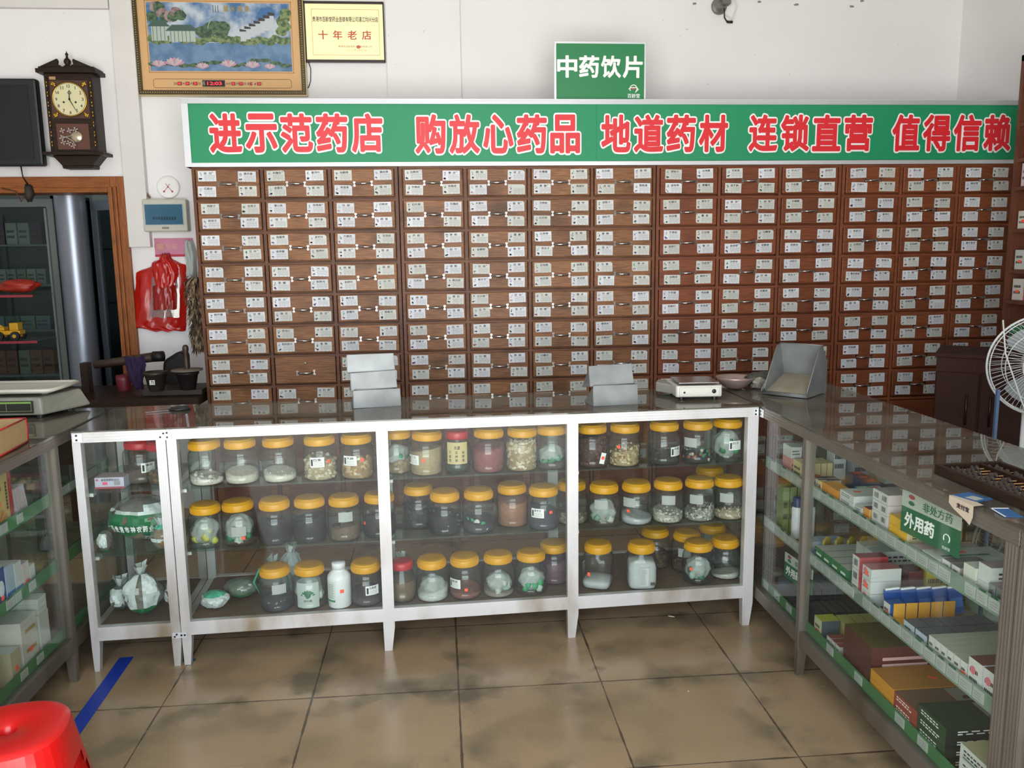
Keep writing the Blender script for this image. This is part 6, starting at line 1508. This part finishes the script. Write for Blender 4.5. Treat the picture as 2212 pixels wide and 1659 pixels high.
for z, cols, hh_, ww_, nn in ((.82, ['#8E4A38', '#9A5A44', '#8E8E84'], .16, .07, 6), (1.12, ['#7E8E9A', '#8A9690', '#6E7E78'], .09, .09, 6), (1.42, ['#9AA09C', '#A9AEA9', '#8A928E'], .10, .055, 8), (1.68, ['#4E3A5A', '#9A9EA4', '#A4A8A4'], .14, .07, 6)):
    for k in range(nn):
        x = fx1-.14-k*(ww_+.008)
        c = cols[k % len(cols)]
        o = carton(x-ww_, x, fyf+.08, fyf+.2, z+.0125, z+.0125+hh_, c, c, c, f'dim medicine carton, {ORD[k]} from the silver pillar on the {nmz[z]} fridge shelf', 's')
pm = MB().lathe([(.09, 0), (.09, 2.0)], mat('#8E949E', .35, .6), None, 40).obj('silver_pillar', None); c_ = aty(168, 620, 5.62); pm.location = (c_.x, 5.62, .0); tag(pm, 'round silver pillar between the two fridges', 'pillar')
t = empty('display_fridge', (c_.x+.1, 5.72, 0), rad(-32)); tag(t, 'second fridge with dark angled glass door right of the silver pillar', 'fridge')
MB().box(0, 0, .05, .5, .5, .12, mat('#3A4240', .5)).box(0, 0, 1.95, .5, .5, 2.0, mat('#55605C', .5)).box(0, .46, .05, .5, .5, 2.0, mat('#2A302E', .6)).box(.46, 0, .05, .5, .5, 2.0, mat('#2A302E', .6)).obj('cabinet_body', t)
MB().box(.03, .0, .12, .46, .004, 1.95, clear('dark_fridge_glass', '#A9B4B0', haze=.03, hazecol='#4A5654')).obj('door_glass', t)
MB().box(0, -.015, .1, .035, .01, 1.96, mat('#6A727A', .4, .5)).box(0, -.015, 1.9, .48, .01, 1.96, mat('#6A727A', .4, .5)).box(0, -.015, .1, .48, .01, .14, mat('#6A727A', .4, .5)).obj('door_frame', t)
for z in (.5, .9, 1.3, 1.65): MB().box(.02, .03, z, .46, .45, z+.01, mat('#4E5A56', .5)).obj('shelf', t)
# red-edged glass stand with toy digger in the doorway
gs = empty('glass_stand', (-2.62, 5.25, 0)); tag(gs, 'glass stand with red-edged shelves in the alcove doorway', 'stand')
gz = [aty(60, 636, 5.25).z, aty(60, 733, 5.25).z, aty(60, 838, 5.25).z]
for z in gz:
    MB().box(-.35, -.14, z-.006, .26, .14, z, SHELFG).obj('glass_shelf', gs)
    MB().box(-.35, -.146, z-.01, .26, -.14, z+.004, mat('#8E2430', .4)).obj('shelf_edging', gs)
for x in (-.34, .25): MB().box(x, .12, 0, x+.012, .14, 1.9, mat('#5E6A66', .5)).obj('leg', gs)
o_ = aty(38, 628, 5.2); rnd = random.Random(2); m = MB(); crumple(m, (0, 0, .05), .11, .06, .04, mat('#A02A18', .5), rnd, .25); o = m.obj('red_bundle', None); o.location = (o_.x, 5.22, gz[0]+.002); tag(o, 'bundle of bright red plastic on the glass stand', 'bundle')
p_ = aty(22, 715, 5.2); dg = empty('toy_digger', (p_.x, 5.2, gz[1]+.001)); tag(dg, 'yellow toy digger on the glass stand', 'toy')
TY_ = mat('#C9980E', .4)
MB().box(-.07, -.035, .035, .07, .035, .06, TY_).box(.01, -.03, .06, .06, .03, .105, TY_).box(-.065, -.03, .06, -.02, .03, .08, TY_).obj('chassis', dg, bev=.004)
MB().tube([(-.03, 0, .07), (-.09, 0, .11), (-.14, 0, .07)], .009, TY_).box(-.17, -.03, .03, -.13, .03, .07, BLACK).obj('bucket_arm', dg)
for x in (-.045, .045):
    for y in (-.042, .042): MB().lathe([(.026, -.01), (.028, 0), (.026, .01)], BLACK, TR((x, y, .028)) @ RX(rad(90)), 18).lathe([(.011, -.012), (.011, .012)], TY_, TR((x, y, .028)) @ RX(rad(90)), 12).obj('wheel', dg)

# ------------------------------------------------------------------ right side: wardrobe, shelving, fan
A = aty(2024, 762, 3.85); cb = empty('dark_cabinet', (A.x, 3.85, 0), rad(-36)); tag(cb, 'dark red-brown two-door cabinet in front of the last drawer columns', 'cabinet')
w3 = .385; zt = A.z
MB().box(0, 0, 0, w3, .38, zt-.02, W_CAB).box(-.008, -.008, zt-.02, w3+.004, .38, zt, W_CAB).obj('carcass', cb, bev=.002)
for k in (0, 1):
    d = MB().box(.004+k*w3/2, -.016, .05, w3/2-.004+k*w3/2, -.001, zt-.09, W_CAB).obj('door', cb, bev=.003)
    MB().tube([(w3/2+(-.05, .05)[k], -.016, zt-.2), (w3/2+(-.05, .05)[k], -.035, zt-.19), (w3/2+(-.05, .05)[k], -.035, zt-.34), (w3/2+(-.05, .05)[k], -.016, zt-.33)], .005, mat('#4A3A34', .3, .8)).obj('handle', d)
# open medicine shelving along the right wall; its far end panel faces us
ux, uy0, uy1 = 2.97, 2.6, 4.18
sv = empty('medicine_shelving', (ux, uy0, 0)); tag(sv, 'brown open medicine shelving at the right edge of the picture', 'shelving')
zs = 2.55
sz = [.12, .55] + [aty(2200, y_, 4.1).z for y_ in (758, 648, 582, 494, 402, 340, 262)][::1]
MB().box(0, uy1-uy0-.025, 0, .36, uy1-uy0, zs, W_SHELF).obj('end_panel', sv); MB().box(0, 0, 0, .36, .025, zs, W_SHELF).obj('end_panel', sv)
MB().box(.36, 0, 0, .375, uy1-uy0, zs, W_SHELF).obj('back_panel', sv)
MB().box(-.0, 0, zs-.03, .36, uy1-uy0, zs, W_SHELF).obj('top_board', sv)
for z in sz: MB().box(.0, .025, z-.02, .36, uy1-uy0-.025, z, W_SHELF).obj('shelf_board', sv)
items = [(402, .115, ['#C9B4B8', '#B9A4A8']), (494, .09, ['#C9C4BC', '#C98A5A', '#B9B4B0']), (582, .10, ['#B9BCB4', '#2E5E38', '#A9ACA4']), (648, .11, ['#C4C0B8', '#B05A38', '#B9B4A8']), (758, .14, ['#3E7A52', '#B9BCB8', '#A44A3A'])]
for y_, h_, cs in items:
    z = aty(2200, y_, 4.1).z
    for k in range(9):
        yy = 4.13-k*.085; c = cs[k % len(cs)]
        carton(ux+.012, ux+.1, yy-.078, yy, z+.0005, z+h_*(1-.15*(k % 3)), c, c, '#B9B4AC', f'medicine box, {ORD[k]} from the far panel of the brown shelving, {["uppermost", "second", "middle", "fourth", "lowest"][items.index((y_, h_, cs))]} stocked board', 't', 'front' if k % 4 == 0 else None)
bp = MB().box(-.006, -.006, 0, .006, .006, 1.03, mat('#5A6E8E', .4, .3)).obj('blue_post', None); A = aty(2153, 880, 3.12); bp.location = (A.x, 3.12, 0); tag(bp, 'slim blue-grey steel post between the dark cabinet and the fan', 'post')
# pedestal fan
FD = 3.45; cdir = _ray(2256, 790); fc_ = CO+cdir*FD
fn_ = empty('pedestal_fan', (fc_.x, fc_.y, 0)); tag(fn_, 'white wire-guarded pedestal fan at the right edge', 'fan')
FW = mat('#C9CCC8', .4); Rg = .21
fz = fc_.z; yaw_ = math.atan2(-fc_.x, fc_.y)   # face the room
T = TR((0, 0, fz)) @ RZ(yaw_+rad(12))
m = MB()
for zz, rr2, th_ in ((0, Rg, .005), (-.03, Rg*.97, .0025), (-.058, Rg*.72, .002), (-.065, Rg*.42, .002), (.03, Rg*.97, .0025), (.05, Rg*.7, .002)):
    m.tube([(rr2*math.cos(2*math.pi*k/64), zz, rr2*math.sin(2*math.pi*k/64)) for k in range(64)], th_, FW, T, seg=6, closed=True)
for k in range(72):
    a_ = 2*math.pi*k/72; c_, s_ = math.cos(a_), math.sin(a_); sw = .35
    def P_(r_, y_, tw): return (r_*math.cos(a_+tw), y_, r_*math.sin(a_+tw))
    m.tube([P_(.05, -.068, 0), P_(.1, -.064, .1), P_(.15, -.056, .2), P_(.19, -.036, .26), P_(Rg, 0, .3)], .0011, FW, T, seg=4)
    if k % 2 == 0: m.tube([P_(.05, .055, 0), P_(.13, .05, 0), P_(.19, .032, 0), P_(Rg, 0, 0)], .0012, FW, T, seg=4)
m.obj('wire_guard', fn_)
MB().lathe([(0, .066), (.045, .066), (.05, .07), (.05, .074), (0, .076)], FW, T @ RX(rad(90)), 28).obj('guard_badge', fn_)
for k in range(3):
    m = MB(); a0 = k*2*math.pi/3; v = []
    for i in range(7):
        r_ = .03+i*.024; sp_ = .25+.28*math.sin(i/6*2.4); 
        for q in (-1, -.33, .33, 1): v.append((r_*math.cos(a0+q*sp_), q*.016, r_*math.sin(a0+q*sp_)))
    f = [(i*4+j, i*4+j+1, (i+1)*4+j+1, (i+1)*4+j) for i in range(6) for j in range(3)]
    v2 = [(x, y+.002, z) for x, y, z in v]
    m.add(v+v2, f+[tuple(28+q for q in t_[::-1]) for t_ in f], mat('#8E9694', .3), T, True); m.obj('fan_blade', fn_)
MB().lathe([(.03, .0), (.06, -.05), (.06, -.13), (.04, -.16), (0, -.16)], FW, T @ RX(rad(90)), 28, cap=True).obj('motor_housing', fn_)
MB().tube([(0, .09, fz-.05), (0, .09, .04)], .012, FW).obj('pole', fn_)
MB().lathe([(.17, 0), (.17, .015), (.05, .035), (.02, .06), (0, .06)], FW, TR((0, .09, 0)), 36).obj('base', fn_)
A_c = aty(2156, 690, fc_.y-.02); m = MB()
m.tube([(A_c.x-fc_.x, -.05, A_c.z), (aty(2158, 760, fc_.y-.02).x-fc_.x, -.06, aty(2158, 760, fc_.y).z), (aty(2175, 860, fc_.y).x-fc_.x, -.09, aty(2175, 860, fc_.y).z), (aty(2205, 930, fc_.y).x-fc_.x, -.09, aty(2205, 930, fc_.y).z), (.02, 0, .7), (.02, .05, .4)], .003, FW).obj('power_cord', fn_)

# ------------------------------------------------------------------ groups of repeats
def _grp(o):
    b = o.name.split('.')[0]; p = o.location
    if b == 'storage_jar':
        return 'lidded jars on the '+('top shelf' if p.z > .7 else 'middle shelf' if p.z > .4 else 'bottom board')+(' of the corner counter' if p.x < -1.07 else ' of the white-framed counter')
    if b == 'medicine_box':
        if p.y > 5.3: return 'cartons in the display fridge'
        if p.x > 2.5: return 'medicine boxes on the brown shelving'
        side = 'side glass counter' if p.x < -1 else 'abacus counter' if p.y > 1.72 else 'counter at the picture edge'
        return 'medicine boxes on the '+('upper shelf' if p.z > .7 else 'middle shelf' if p.z > .4 else 'bottom board')+' of the '+side
    return {'herb_tray': 'galvanised trays on the front counter', 'herb_scoop': 'nested galvanised scoops', 'herb_bag': 'bags of dried herbs in the glass counters', 'spray_bottle': 'tall white bottles with navy caps',
            'carton_case': 'flat cases on the bottom board of the abacus counter', 'display_counter': 'glass display counters', 'herb_cabinet': 'herb drawer cabinets', 'carrier_bag': 'red carrier bags on the wall',
            'mortar': 'mortars on the workbench', 'square_jar': 'square yellow-lidded jars', 'pickle_jar': 'red-lidded small jars', 'category_sign': 'green category signs', 'display_fridge': 'fridges in the alcove',
            'printed_leaflet': 'leaflets with a brown deer', 'payment_card': 'blue payment cards', 'gift_box': 'tall gift boxes', 'tape_scrap': None, 'litter_scrap': 'scraps on the floor'}.get(b)
for o in list(COL.objects):
    if o.parent is None and o.get('label') and not o.get('group'):
        g = _grp(o)
        if g: o['group'] = g
